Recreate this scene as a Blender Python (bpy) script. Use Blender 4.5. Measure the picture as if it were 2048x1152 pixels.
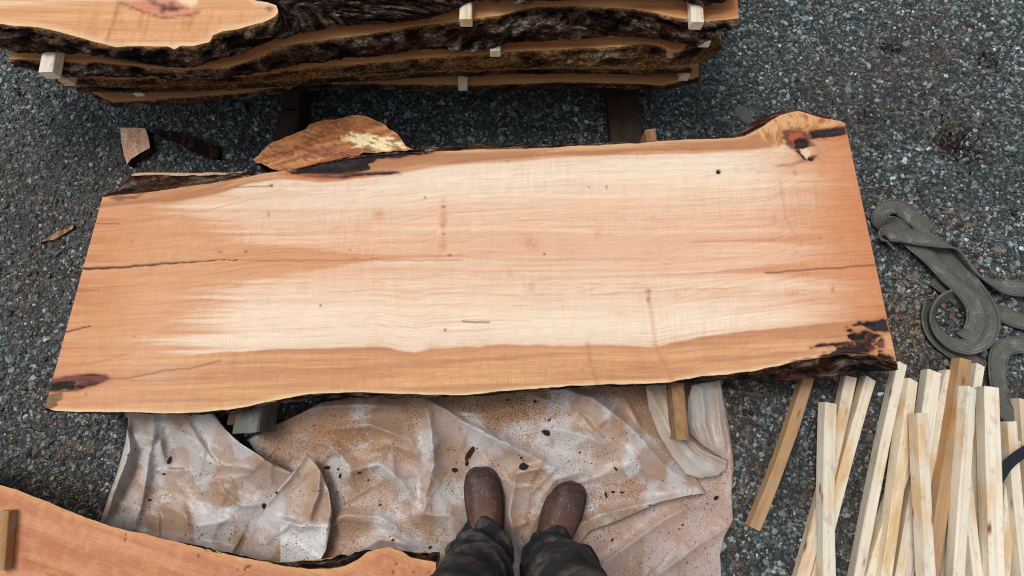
import bpy, bmesh, math, random
import numpy as np
from mathutils import Vector, Matrix, geometry

for o in list(bpy.data.objects):
    bpy.data.objects.remove(o, do_unlink=True)
SC = bpy.context.scene
COL = SC.collection

# ------------------------------------------------------------------ camera
CAM_H = 1.70
FPX = 1100.0                 # focal length in photograph pixels (2048 wide)
TILT = math.radians(13.5)    # away from straight down
cam = bpy.data.cameras.new('camera')
cam.sensor_width = 36.0
cam.lens = 36.0 * FPX / 2048.0
cam.clip_start = 0.05
cam.clip_end = 500.0
co = bpy.data.objects.new('camera', cam)
co.location = (0, 0, CAM_H)
co.rotation_euler = (TILT, 0, 0)
COL.objects.link(co)
SC.camera = co

# ------------------------------------------------------------------ world, sun, exposure
SUN_EL, SUN_AZ = math.radians(63), math.radians(-58)     # azimuth measured from +Y towards +X
w = bpy.data.worlds.new('World'); SC.world = w; w.use_nodes = True
nt = w.node_tree; nt.nodes.clear()
sky = nt.nodes.new('ShaderNodeTexSky'); sky.sky_type = 'NISHITA'; sky.sun_disc = False
sky.sun_elevation = SUN_EL; sky.sun_rotation = SUN_AZ
sky.air_density = 1.0; sky.dust_density = 3.0; sky.ozone_density = 1.0
hs = nt.nodes.new('ShaderNodeHueSaturation'); hs.inputs['Saturation'].default_value = 0.22
bg = nt.nodes.new('ShaderNodeBackground'); bg.inputs['Strength'].default_value = 0.13
wo = nt.nodes.new('ShaderNodeOutputWorld')
nt.links.new(sky.outputs[0], hs.inputs['Color']); nt.links.new(hs.outputs[0], bg.inputs[0]); nt.links.new(bg.outputs[0], wo.inputs[0])
sl = bpy.data.lights.new('sun', 'SUN'); sl.energy = 1.5; sl.angle = math.radians(24); sl.color = (1.0, 0.965, 0.91)
so = bpy.data.objects.new('sun', sl); COL.objects.link(so)
sd = Vector((math.sin(SUN_AZ) * math.cos(SUN_EL), math.cos(SUN_AZ) * math.cos(SUN_EL), math.sin(SUN_EL)))
so.rotation_euler = sd.to_track_quat('Z', 'Y').to_euler()
so.location = (0, 0, 6)
vs = SC.view_settings
SC.display_settings.display_device = 'sRGB'
vs.view_transform = 'Standard'; vs.look = 'None'; vs.gamma = 1.0; vs.use_curve_mapping = False
vs.exposure = 0.18
SC.render.engine = 'CYCLES'
SC.cycles.filter_width = 1.1

# ------------------------------------------------------------------ helpers
ct, st = math.cos(TILT), math.sin(TILT)

def P(px, py, z=0.0):
    """photo pixel -> world point on the horizontal plane at height z"""
    px = np.asarray(px, float); py = np.asarray(py, float); z = np.asarray(z, float)
    dx = (px - 1024) / FPX; dy = (576 - py) / FPX
    wy = dy * ct + st; wz = dy * st - ct
    s = (z - CAM_H) / wz
    return np.stack(np.broadcast_arrays(dx * s, wy * s, z), -1)

def PIX(p):
    """world -> photo pixel (used to look up where a wood feature lies on a board)"""
    p = np.asarray(p, float)
    x = p[..., 0]; y = p[..., 1]; z = p[..., 2] - CAM_H
    yc = y * ct + z * st; zc = -y * st + z * ct
    return 1024 + FPX * x / -zc, 576 - FPX * yc / -zc

def V(px, py, z=0.0):
    return Vector(P(px, py, z).tolist())

def lin(r, g, b, k=1.0):
    c = np.array([r, g, b]) / 255.0
    return np.where(c <= 0.04045, c / 12.92, ((c + 0.055) / 1.055) ** 2.4) * k

def hsh(ix, iy, seed):
    n = (ix.astype(np.int64) * 374761393 + iy.astype(np.int64) * 668265263 + seed * 144269504) & 0xffffffff
    n = ((n ^ (n >> 13)) * 1274126177) & 0xffffffff
    n = ((n ^ (n >> 15)) * 2246822519) & 0xffffffff
    return (n ^ (n >> 16)) / 4294967295.0

def vn(x, y, seed=0):
    x = np.asarray(x, float); y = np.asarray(y, float)
    x, y = np.broadcast_arrays(x, y)
    ix = np.floor(x); iy = np.floor(y); fx = x - ix; fy = y - iy
    fx = fx * fx * (3 - 2 * fx); fy = fy * fy * (3 - 2 * fy)
    a = hsh(ix, iy, seed); b = hsh(ix + 1, iy, seed); c = hsh(ix, iy + 1, seed); d = hsh(ix + 1, iy + 1, seed)
    return (a * (1 - fx) + b * fx) * (1 - fy) + (c * (1 - fx) + d * fx) * fy

def fbm(x, y, seed=0, o=4, g=0.5):
    s = 0; a = 1; t = 0
    for i in range(o):
        s = s + a * vn(x * 2 ** i, y * 2 ** i, seed + 17 * i); t += a; a *= g
    return s / t

def ss(a, b, x):
    t = np.clip((x - a) / (b - a), 0, 1); return t * t * (3 - 2 * t)

def mix(a, b, t):
    t = np.asarray(t)[..., None]
    return a * (1 - t) + b * t

def poly_sdf(px, py, poly):
    """signed distance to polygon, negative inside"""
    poly = np.asarray(poly, float); n = len(poly)
    d = np.full(px.shape, 1e9); inside = np.zeros(px.shape, bool)
    for i in range(n):
        a = poly[i]; b = poly[(i + 1) % n]; e = b - a
        wx = px - a[0]; wy = py - a[1]
        t = np.clip((wx * e[0] + wy * e[1]) / max(e @ e, 1e-9), 0, 1)
        d = np.minimum(d, (wx - e[0] * t) ** 2 + (wy - e[1] * t) ** 2)
        c = (a[1] > py) != (b[1] > py)
        with np.errstate(divide='ignore', invalid='ignore'):
            xi = a[0] + (py - a[1]) * e[0] / (e[1] if abs(e[1]) > 1e-9 else 1e-9)
        inside ^= c & (px < xi)
    d = np.sqrt(d)
    return np.where(inside, -d, d)

def line_d(px, py, pts):
    d = np.full(np.shape(px), 1e9)
    for a, b in zip(pts[:-1], pts[1:]):
        a = np.array(a, float); b = np.array(b, float); e = b - a
        t = np.clip(((px - a[0]) * e[0] + (py - a[1]) * e[1]) / (e @ e), 0, 1)
        d = np.minimum(d, np.hypot(px - a[0] - e[0] * t, py - a[1] - e[1] * t))
    return d

def resample(pts, n):
    pts = np.asarray(pts, float)
    l = np.r_[0, np.cumsum(np.linalg.norm(np.diff(pts[:, :2], axis=0), axis=1))]
    t = np.linspace(0, l[-1], n)
    return np.stack([np.interp(t, l, pts[:, k]) for k in range(pts.shape[1])], 1)

def smooth_path(pts, n):
    """Catmull-Rom through the control points, n samples"""
    pts = np.asarray(pts, float)
    p = np.vstack([2 * pts[0] - pts[1], pts, 2 * pts[-1] - pts[-2]])
    out = []
    m = len(pts) - 1
    for k in range(n):
        u = k / (n - 1) * m; i = min(int(u), m - 1); t = u - i
        a, b, c, d = p[i], p[i + 1], p[i + 2], p[i + 3]
        out.append(0.5 * ((2 * b) + (-a + c) * t + (2 * a - 5 * b + 4 * c - d) * t * t + (-a + 3 * b - 3 * c + d) * t ** 3))
    return np.array(out)

def make(name, verts, faces, mat, parent=None, col=None, gv=None, smooth=True, tint=None):
    """one mesh object; col = per-vertex colour, gv = per-vertex grain coordinates"""
    me = bpy.data.meshes.new(name)
    verts = np.asarray(verts, np.float32)
    if isinstance(faces, np.ndarray):
        k = faces.shape[1]; nf = len(faces)
        me.vertices.add(len(verts)); me.vertices.foreach_set('co', verts.ravel())
        me.loops.add(nf * k); me.loops.foreach_set('vertex_index', faces.astype(np.int32).ravel())
        me.polygons.add(nf); me.polygons.foreach_set('loop_start', np.arange(0, nf * k, k, dtype=np.int32))
        me.update(calc_edges=True)
    else:
        me.from_pydata(verts.tolist(), [], faces)
    me.validate()
    if smooth:
        me.polygons.foreach_set('use_smooth', np.ones(len(me.polygons), bool))
    if col is not None:
        a = me.attributes.new('Col', 'FLOAT_COLOR', 'POINT')
        c = np.ones((len(verts), 4), np.float32); c[:, :3] = col
        a.data.foreach_set('color', c.ravel())
    if gv is not None:
        a = me.attributes.new('grain', 'FLOAT_VECTOR', 'POINT')
        a.data.foreach_set('vector', np.asarray(gv, np.float32).ravel())
    me.materials.append(mat)
    me.update()
    o = bpy.data.objects.new(name, me); COL.objects.link(o)
    if parent is not None: o.parent = parent
    return o

def grid_faces(nu, nv, off=0, flip=False):
    i = np.arange((nu - 1) * (nv - 1)); a = (i // (nv - 1)) * nv + i % (nv - 1) + off
    f = np.stack([a, a + nv, a + nv + 1, a + 1], 1)
    return f[:, ::-1] if flip else f

def empty(name, loc, label, cat, group=None):
    o = bpy.data.objects.new(name, None); COL.objects.link(o)
    o.location = loc; o.empty_display_size = 0.05
    tag(o, label, cat, group)
    return o

def tag(o, label, cat, group=None):
    o['label'] = label; o['category'] = cat
    if 'kind' not in o: o['kind'] = 'thing'
    if group: o['group'] = group
    return o

def child(o, parent):
    """parent keeping world position (parents are unrotated empties)"""
    o.parent = parent
    o.matrix_parent_inverse = Matrix.Translation(-Vector(parent.location))
    return o

def cdt(poly, sp, jitter=0.25, seed=1):
    """triangulated fill of a 2-D polygon with spacing sp"""
    poly = np.asarray(poly, float)
    closed = np.vstack([poly, poly[:1]])
    L = np.linalg.norm(np.diff(closed, axis=0), axis=1).sum()
    b = resample(closed, int(L / sp) + 4)[:-1]
    rs = np.random.RandomState(seed)
    x0, y0 = b.min(0); x1, y1 = b.max(0)
    gx, gy = np.meshgrid(np.arange(x0, x1, sp), np.arange(y0, y1, sp))
    gx = gx.ravel() + rs.uniform(-jitter, jitter, gx.size) * sp; gy = gy.ravel() + rs.uniform(-jitter, jitter, gy.size) * sp
    s = poly_sdf(gx, gy, b)
    k = s < -0.5 * sp
    pts = np.vstack([b, np.stack([gx[k], gy[k]], 1)])
    nb = len(b)
    r = geometry.delaunay_2d_cdt([Vector(p) for p in pts.tolist()], [], [list(range(nb))], 1, 1e-4)
    v = np.array([[q.x, q.y] for q in r[0]]); f = np.array([list(t) for t in r[2] if len(t) == 3])
    return v, f

# ------------------------------------------------------------------ materials
class NT:
    def __init__(self, name):
        self.m = bpy.data.materials.new(name); self.m.use_nodes = True
        self.t = self.m.node_tree; self.n = self.t.nodes
        self.b = self.n['Principled BSDF']
    def __call__(self, typ, ins=None, **kw):
        nd = self.n.new('ShaderNode' + typ)
        for k, v in kw.items(): setattr(nd, k, v)
        for k, v in (ins or {}).items():
            if isinstance(v, bpy.types.NodeSocket): self.t.links.new(v, nd.inputs[k])
            else: nd.inputs[k].default_value = v
        return nd
    def set(self, k, v):
        if isinstance(v, bpy.types.NodeSocket): self.t.links.new(v, self.b.inputs[k])
        else: self.b.inputs[k].default_value = v
    def mul(self, a, b, t=1.0, mode='MULTIPLY'):
        nd = self.n.new('ShaderNodeMix'); nd.data_type = 'RGBA'; nd.blend_type = mode
        for k, v in ((0, t), (6, a), (7, b)):
            if isinstance(v, bpy.types.NodeSocket): self.t.links.new(v, nd.inputs[k])
            else: nd.inputs[k].default_value = v
        return nd.outputs[2]
    def ramp(self, fac, stops, interp='LINEAR'):
        nd = self.n.new('ShaderNodeValToRGB'); self.t.links.new(fac, nd.inputs[0])
        cr = nd.color_ramp; cr.interpolation = interp
        while len(cr.elements) < len(stops): cr.elements.new(0.5)
        for e, (p, c) in zip(cr.elements, stops):
            e.position = p; e.color = (*c, 1) if len(c) == 3 else c
        return nd.outputs[0]
    def noise(self, vec, scale=5, detail=4, rough=0.5, dist=0.0):
        return self('TexNoise', {'Vector': vec, 'Scale': scale, 'Detail': detail, 'Roughness': rough, 'Distortion': dist}).outputs['Fac']
    def scaled(self, vec, s, rot=(0, 0, 0), loc=(0, 0, 0)):
        return self('Mapping', {'Vector': vec, 'Scale': s, 'Rotation': rot, 'Location': loc}).outputs[0]
    def bump(self, h, strength=0.5, dist=0.002, normal=None):
        ins = {'Height': h, 'Strength': strength, 'Distance': dist}
        if normal is not None: ins['Normal'] = normal
        return self('Bump', ins).outputs[0]

def g(v): return (v, v, v)

def mat_board(name, saw=1.0, grain=1.0, fuzz=0.0, ring=0.4):
    """freshly sawn board: vertex colour, fine grain along its length, saw lines across it"""
    m = NT(name)
    c = m('Attribute', attribute_name='Col').outputs['Color']
    gvec = m('Attribute', attribute_name='grain').outputs['Vector']
    g1 = m.noise(m.scaled(gvec, (2.2, 95, 1)), 1.0, 6, 0.62, 0.25)
    g2 = m.noise(m.scaled(gvec, (16, 620, 1), loc=(3, 1, 0)), 1.0, 3, 0.6)
    pa = m.noise(m.scaled(gvec, (3.1, 6, 1), loc=(7, 3, 0)), 1.0, 3, 0.55)
    f1 = m.ramp(g1, [(0.30, (1 - 0.13 * grain, 1 - 0.28 * grain, 1 - 0.40 * grain)), (0.47, g(1.0)), (0.72, g(1.06))])
    f2 = m.ramp(g2, [(0.34, (1 - 0.10 * grain, 1 - 0.18 * grain, 1 - 0.25 * grain)), (0.52, g(1.0)), (0.7, g(1.05))])
    s1 = m.noise(m.scaled(gvec, (310, 11, 1), rot=(0, 0, math.radians(1.5))), 1.0, 4, 0.62)
    s2 = m.noise(m.scaled(gvec, (75, 5, 1), rot=(0, 0, math.radians(-4)), loc=(5, 2, 0)), 1.0, 5, 0.66, 0.3)
    fs = m.ramp(s1, [(0.33, (1 - 0.14 * saw, 1 - 0.24 * saw, 1 - 0.33 * saw)), (0.50, g(1.0)), (0.7, g(1.06))])
    fs2 = m.ramp(s2, [(0.28, (1 - 0.10 * saw, 1 - 0.13 * saw, 1 - 0.15 * saw)), (0.5, g(1.0))])
    pm = m.ramp(pa, [(0.40, g(0.08)), (0.66, g(1.0))])
    g3 = m.noise(m.scaled(gvec, (0.85, 15, 1), loc=(2, 9, 0)), 1.0, 3, 0.45, 0.35)
    fr = m('Math', {0: m('Math', {0: g3, 1: 26.0}, operation='MULTIPLY').outputs[0]}, operation='FRACT').outputs[0]
    fr_ = m.ramp(fr, [(0.0, g(1.02)), (0.62, (1 - 0.02 * ring, 1 - 0.05 * ring, 1 - 0.08 * ring)), (0.90, (1 - 0.09 * ring, 1 - 0.19 * ring, 1 - 0.27 * ring)), (1.0, g(1.02))])
    c = m.mul(c, fr_, m.ramp(m.noise(m.scaled(gvec, (2, 9, 1), loc=(4, 4, 0)), 1.0, 3, .5), [(0.35, g(0.25)), (0.65, g(1.0))]))
    col = m.mul(c, f1); col = m.mul(col, f2); col = m.mul(col, fs, pm); col = m.mul(col, fs2, pm)
    h = m('Math', {0: s1, 1: g2}, operation='ADD').outputs[0]
    if fuzz > 0:
        n3 = m.noise(m.scaled(gvec, (260, 420, 1)), 1.0, 4, 0.7)
        col = m.mul(col, m.ramp(n3, [(0.3, (1 - 0.35 * fuzz, 1 - 0.42 * fuzz, 1 - 0.5 * fuzz)), (0.5, g(1.0)), (0.75, g(1 + 0.16 * fuzz))]))
        h = m('Math', {0: h, 1: n3}, operation='ADD').outputs[0]
    m.set('Base Color', col); m.set('Roughness', 0.72); m.set('Specular IOR Level', 0.25)
    m.set('Normal', m.bump(h, 0.35, 0.0015))
    return m.m

def mat_bark(name):
    m = NT(name)
    c = m('Attribute', attribute_name='Col').outputs['Color']
    p = m('NewGeometry').outputs['Position']
    n1 = m.noise(m.scaled(p, (95, 150, 150)), 1, 6, 0.72, 0.4)
    n2 = m.noise(m.scaled(p, (300, 500, 500)), 1, 3, 0.6)
    col = m.mul(c, m.ramp(n1, [(0.36, g(0.22)), (0.5, g(0.8)), (0.68, g(2.3))]))
    col = m.mul(col, m.ramp(n2, [(0.3, g(0.6)), (0.6, g(1.15))]))
    m.set('Base Color', col); m.set('Roughness', 0.95); m.set('Specular IOR Level', 0.08)
    m.set('Normal', m.bump(n1, 1.0, 0.010, m.bump(n2, 0.7, 0.003)))
    return m.m

def mat_lumber(name, base, dark, warm, age=0.0):
    """small sawn stick: grain along local X, knots, dirt, colour varies from stick to stick"""
    m = NT(name)
    p = m('TexCoord').outputs['Object']
    r = m('ObjectInfo').outputs['Random']
    off = m('Math', {0: r, 1: 37.0}, operation='MULTIPLY').outputs[0]
    cx = m('CombineXYZ', {'X': off, 'Y': off, 'Z': off}).outputs[0]
    q = m('VectorMath', {0: p, 1: cx}, operation='ADD').outputs[0]
    g1 = m.noise(m.scaled(q, (3, 150, 150)), 1, 4, 0.6)
    big = m.noise(m.scaled(q, (5, 14, 14)), 1, 3, 0.5)
    col = m.ramp(big, [(0.36, tuple(warm)), (0.50, tuple(base)), (0.75, tuple(np.minimum(base * 1.06, 0.85)))])
    col = m.mul(col, m.ramp(g1, [(0.3, g(0.80)), (0.55, g(1.0))]))
    vo = m('TexVoronoi', {'Vector': m.scaled(q, (7, 26, 26)), 'Scale': 1.0, 'Randomness': 1.0})
    kn = m.ramp(vo.outputs['Distance'], [(0.05, (0.25, 0.13, 0.07)), (0.11, (0.75, 0.62, 0.5)), (0.17, g(1.0))])
    col = m.mul(col, kn)
    dirt = m.noise(m.scaled(q, (22, 40, 40)), 1, 5, 0.7)
    col = m.mul(col, tuple([*dark, 1]), m.ramp(dirt, [(0.54 - 0.14 * age, g(0)), (0.66, g(0.45 + 0.5 * age))]), 'MIX')
    sp = m.noise(m.scaled(q, (120, 120, 120)), 1, 2, 0.5)
    col = m.mul(col, m.ramp(sp, [(0.22, (0.35, 0.3, 0.27)), (0.27, g(1.0))]))
    tint = m.ramp(r, [(0.0, (1.0, 0.95, 0.85)), (0.3, (1.0, 1.0, 1.0)), (0.65, (0.93, 0.93, 0.92)), (1.0, (0.95, 0.86, 0.81))])
    col = m.mul(col, tint)
    m.set('Base Color', col); m.set('Roughness', 0.75); m.set('Specular IOR Level', 0.25)
    m.set('Normal', m.bump(g1, 0.4, 0.001))
    return m.m

K = 1.0 / 1.22      # photograph brightness of an open, level surface -> base colour
M_slab = mat_board('sawn_maple_face', 0.55, 0.7, ring=1.0)
M_stack = mat_board('stacked_board_face', 0.6, 0.9, ring=1.0)
M_rough = mat_board('fuzzy_sawn_face', 0.45, 0.75, fuzz=1.0)
M_bark = mat_bark('rough_bark')
M_stick = mat_lumber('pale_softwood', lin(240, 230, 210, K), lin(160, 148, 132, K), lin(228, 196, 152, K), -0.1)
M_stick_old = mat_lumber('weathered_softwood', lin(196, 152, 104, K), lin(158, 146, 130, K), lin(176, 122, 68, K), 0.75)
M_beam = mat_lumber('old_beam', lin(140, 95, 62, K), lin(70, 58, 48, K), lin(96, 60, 38, K), 0.7)
M_beam_sand = mat_lumber('sandy_beam', lin(176, 136, 96, K), lin(112, 84, 60, K), lin(150, 108, 72, K), 0.5)
M_beam_grey = mat_lumber('grey_beam', lin(128, 130, 128, K), lin(78, 78, 78, K), lin(112, 106, 98, K), 0.5)
M_beam_dark = mat_lumber('dark_beam', lin(58, 44, 35, K), lin(26, 23, 21, K), lin(52, 34, 26, K), 0.6)

# ------------------------------------------------------------------ ground
SAW = [(1830, 600, 70, 55, .8), (1800, 680, 60, 60, .55), (170, 900, 90, 80, .55), (60, 830, 80, 80, .3), (1480, 800, 60, 40, .5),
       (1940, 520, 60, 40, .4), (1880, 440, 60, 40, .4), (1470, 960, 25, 120, .55), (1700, 400, 120, 60, .2), (150, 430, 60, 40, .3), (1700, 900, 120, 120, .15),
       (700, 830, 300, 20, .7), (1810, 640, 40, 90, .6), (120, 985, 60, 30, .5), (60, 560, 60, 60, .25)]
def saw_at(px, py):
    s = 0
    for x, y, a, b, k in SAW: s = s + k * np.exp(-((px - x) / a) ** 2 - ((py - y) / b) ** 2)
    return np.clip(s, 0, 1)

def build_ground():
    m = NT('asphalt')
    p = m('NewGeometry').outputs['Position']
    vo = m('TexVoronoi', {'Vector': p, 'Scale': 95.0, 'Randomness': 1.0})
    sep = m('SeparateColor', {'Color': vo.outputs['Color']}).outputs[0]
    col = m.ramp(sep, [(0.0, (0.010, 0.012, 0.013)), (0.6, (0.022, 0.028, 0.030)), (0.88, (0.09, 0.105, 0.11)), (0.97, (0.3, 0.32, 0.32))])
    big = m.noise(p, 2.3, 4, 0.6)
    col = m.mul(col, m.ramp(big, [(0.3, g(0.6)), (0.7, g(1.2))]))
    m.set('Base Color', col); m.set('Roughness', 0.8)
    m.set('Normal', m.bump(vo.outputs['Distance'], 0.8, 0.004))
    s = 60.0
    o = make('ground', [(-s, -s, 0), (s, -s, 0), (s, s, 0), (-s, s, 0)], [(0, 1, 2, 3)], m.m, smooth=False)
    o['kind'] = 'structure'

    # crushed stone standing proud of the tar, one stuff object
    rs = np.random.RandomState(5)
    sp = 0.0088
    gx, gy = np.meshgrid(np.arange(-2.3, 2.3, sp), np.arange(-1.0, 1.95, sp))
    n = gx.size
    x = gx.ravel() + rs.uniform(-.5, .5, n) * sp; y = gy.ravel() + rs.uniform(-.5, .5, n) * sp
    pos = np.stack([x, y, np.zeros(n)], 1)
    px, py = PIX(pos)
    sw = saw_at(px, py)
    keep = rs.rand(n) < 0.97
    # nothing to see under the pile of boards
    keep &= ~((py < 120) & (px > 120) & (px < 1300))
    worn = fbm(x * 3.1, y * 3.1, 40)
    size = sp * rs.choice([0.32, 0.50, 0.68, 0.92, 1.25], n, p=[.27, .32, .25, .12, .04]) * (0.85 + 0.3 * rs.rand(n))
    keep &= ~((worn < 0.30) & (rs.rand(n) < 0.35))
    pos[:, 2] = -size * 0.15 + rs.uniform(-.3, .2, n) * size
    t = rs.rand(n)
    lum = np.where(t < .38, 0.010 + 0.025 * rs.rand(n), np.where(t < .76, 0.035 + 0.08 * rs.rand(n), np.where(t < .965, 0.11 + 0.15 * rs.rand(n), 0.30 + 0.28 * rs.rand(n))))
    lum *= 0.42 + 1.15 * fbm(x * 2.6, y * 2.6, 8, 5)
    lum *= 1 + .25 * ss(1000, 1900, px) * ss(700, 100, py)
    hue = rs.rand(n)
    tint = np.where((hue < .5)[:, None], np.array([0.74, 1.0, 1.0]), np.where((hue < .8)[:, None], np.array([0.80, 1.0, 1.01]), np.array([1.08, 1.0, 0.90])))
    c = lum[:, None] * tint
    dust = lin(172, 138, 104, K)
    dm = (rs.rand(n) < sw * 0.6) * (0.15 + 0.55 * rs.rand(n))
    c = mix(c, dust[None] * (0.35 + 0.8 * rs.rand(n))[:, None], dm)
    mud = ss(.47, .64, fbm(x * 2.7, y * 2.7, 19, 5)) * (rs.rand(n) < .6)
    c = mix(c, lin(74, 58, 44)[None] * (0.4 + .8 * rs.rand(n))[:, None], mud * .85)
    k = keep
    pos, size, c = pos[k], size[k], c[k]; n = len(pos)
    me = bpy.data.meshes.new('crushed_stone')
    me.vertices.add(n); me.vertices.foreach_set('co', pos.astype(np.float32).ravel())
    def at(nm, typ, key, arr):
        a = me.attributes.new(nm, typ, 'POINT'); a.data.foreach_set(key, np.asarray(arr, np.float32 if typ != 'INT' else np.int32).ravel())
    at('rot', 'FLOAT_VECTOR', 'vector', np.stack([rs.uniform(-.5, .5, n), rs.uniform(-.5, .5, n), rs.uniform(0, 6.28, n)], 1))
    at('scl', 'FLOAT_VECTOR', 'vector', size[:, None] * np.stack([rs.uniform(.8, 1.35, n), rs.uniform(.65, 1.05, n), rs.uniform(.40, .75, n)], 1))
    at('tint', 'FLOAT_COLOR', 'color', np.c_[c, np.ones(n)])
    at('pick', 'INT', 'value', rs.randint(0, 4, n))
    sm = NT('crushed_stone')
    a = sm('Attribute', attribute_name='tint', attribute_type='INSTANCER').outputs['Color']
    nn = sm.noise(sm('NewGeometry').outputs['Position'], 700, 2, 0.6)
    sm.set('Base Color', sm.mul(a, sm.ramp(nn, [(0.3, g(0.6)), (0.7, g(1.3))])))
    sm.set('Roughness', 0.5); sm.set('Specular IOR Level', 0.5)
    me.materials.append(sm.m)
    o = bpy.data.objects.new('crushed_stone', me); COL.objects.link(o)
    tag(o, 'dark blue grey crushed stone chips bedded in the asphalt', 'gravel'); o['kind'] = 'stuff'
    ng = bpy.data.node_groups.new('scatter_stone', 'GeometryNodeTree')
    ng.interface.new_socket('Geometry', in_out='INPUT', socket_type='NodeSocketGeometry')
    ng.interface.new_socket('Geometry', in_out='OUTPUT', socket_type='NodeSocketGeometry')
    N = ng.nodes; L = ng.links
    gi = N.new('NodeGroupInput'); go = N.new('NodeGroupOutput')
    join = N.new('GeometryNodeGeometryToInstance')
    for i in range(4):
        ico = N.new('GeometryNodeMeshIcoSphere'); ico.inputs['Radius'].default_value = 1.0; ico.inputs['Subdivisions'].default_value = 2
        spn = N.new('GeometryNodeSetPosition'); nz = N.new('ShaderNodeTexWhiteNoise'); nz.noise_dimensions = '4D'
        nz.inputs['W'].default_value = i * 3.7
        ps = N.new('GeometryNodeInputPosition'); L.new(ps.outputs[0], nz.inputs['Vector'])
        sub = N.new('ShaderNodeVectorMath'); sub.operation = 'SUBTRACT'; L.new(nz.outputs['Color'], sub.inputs[0]); sub.inputs[1].default_value = (.5, .5, .5)
        ml = N.new('ShaderNodeVectorMath'); ml.operation = 'SCALE'; L.new(sub.outputs[0], ml.inputs[0]); ml.inputs['Scale'].default_value = 0.55
        L.new(ico.outputs[0], spn.inputs['Geometry']); L.new(ml.outputs[0], spn.inputs['Offset'])
        fl = N.new('GeometryNodeSetShadeSmooth'); fl.inputs['Shade Smooth'].default_value = False
        L.new(spn.outputs[0], fl.inputs[0])
        mt = N.new('GeometryNodeSetMaterial'); mt.inputs['Material'].default_value = sm.m
        L.new(fl.outputs[0], mt.inputs['Geometry']); L.new(mt.outputs[0], join.inputs[0])
    iop = N.new('GeometryNodeInstanceOnPoints'); iop.inputs['Pick Instance'].default_value = True
    def na(nm, dt):
        q = N.new('GeometryNodeInputNamedAttribute'); q.data_type = dt; q.inputs['Name'].default_value = nm
        return q.outputs['Attribute']
    e2r = N.new('FunctionNodeEulerToRotation'); L.new(na('rot', 'FLOAT_VECTOR'), e2r.inputs[0])
    L.new(gi.outputs[0], iop.inputs['Points']); L.new(join.outputs[0], iop.inputs['Instance'])
    L.new(na('pick', 'INT'), iop.inputs['Instance Index']); L.new(e2r.outputs[0], iop.inputs['Rotation']); L.new(na('scl', 'FLOAT_VECTOR'), iop.inputs['Scale'])
    L.new(iop.outputs[0], go.inputs[0])
    md = o.modifiers.new('scatter', 'NODES'); md.node_group = ng
build_ground()

# ------------------------------------------------------------------ bark strip between two outlines
def bark_cols(u, v, seed, red=0.3, moss=0.0, light=1.0):
    """u along (m), v across (m)"""
    r1 = fbm(u * 26, v * 60, seed, 5, 0.62); r2 = fbm(u * 6, v * 22, seed + 5, 4)
    dark = lin(15, 12, 11); brown = lin(68, 50, 39); grey = lin(112, 102, 92); redc = lin(78, 34, 22); mossc = lin(112, 82, 46)
    c = mix(dark[None], brown[None], ss(.36, .62, r1))
    c = mix(c, grey[None], ss(.53, .70, r1) * ss(.36, .58, r2))
    c = mix(c, redc[None], red * ss(.5, .66, fbm(u * 9, v * 30, seed + 9)))
    c = mix(c, mossc[None], moss * ss(.35, .6, fbm(u * 11, v * 26, seed + 13)))
    return c * light

def bark_strip(name, top, bot, parent, seed, rows=26, n=620, bulge=0.010, rough=0.012, red=0.3, moss=0.0, light=1.0, out=(0, -1, .35), edge=None, mat=None):
    """top, bot: matched lists of world points; the wane of a slab"""
    A = resample_pair(top, bot, n)
    T, B = A
    v = np.linspace(0, 1, rows)
    Pn = T[:, None] * (1 - v)[None, :, None] + B[:, None] * v[None, :, None]
    d = B - T
    along = np.gradient(T, axis=0); along /= np.linalg.norm(along, axis=1)[:, None] + 1e-9
    nrm = np.cross(along, d); nrm /= np.linalg.norm(nrm, axis=1)[:, None] + 1e-9
    if out is not None:
        o_ = np.array(out, float); o_ /= np.linalg.norm(o_)
        nrm = np.where((nrm @ o_)[:, None] < 0, -nrm, nrm)
        ker = np.hanning(41); ker /= ker.sum()
        nrm = np.stack([np.convolve(np.pad(nrm[:, k], 20, mode='edge'), ker, 'valid') for k in range(3)], 1) + .35 * o_
        nrm /= np.linalg.norm(nrm, axis=1)[:, None]
    lu = np.r_[0, np.cumsum(np.linalg.norm(np.diff(T, axis=0), axis=1))]
    W = np.linalg.norm(d, axis=1)
    uu = np.repeat(lu[:, None], rows, 1); vv = v[None] * np.maximum(W, 0.03)[:, None]
    wu = uu + .02 * (fbm(uu * 25, vv * 25, seed + 21) - .5); wv_ = vv + .02 * (fbm(uu * 18, vv * 30, seed + 22) - .5)
    r = fbm(wu * 26, wv_ * 46, seed, 5, 0.66); ridge = 1 - np.abs(2 * fbm(wu * 28, wv_ * 62, seed + 3, 4, .6) - 1)
    prof = np.sin(np.pi * v)[None]
    prof2 = np.minimum(1, 6 * v)[None]
    disp = bulge * prof + rough * ((r - .5) * 2.0 + (ridge - .6) * .8) * prof2
    Pn = Pn + nrm[:, None] * disp[..., None]
    c = bark_cols(uu.ravel(), vv.ravel(), seed, red, moss, light)
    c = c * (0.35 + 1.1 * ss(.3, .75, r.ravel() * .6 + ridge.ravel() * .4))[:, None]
    if edge is not None:       # thin pale/red cambium line right under the sawn face
        k = (np.exp(-(vv / 0.004) ** 2) * (0.5 + 0.5 * vn(uu * 40, vv * 0, seed))).ravel()
        c = mix(c, np.asarray(edge)[None], k * .8)
    f = grid_faces(n, rows)
    o = make(name, Pn.reshape(-1, 3), f, mat or M_bark, col=c)
    if parent: child(o, parent)
    return o, T, B

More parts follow.
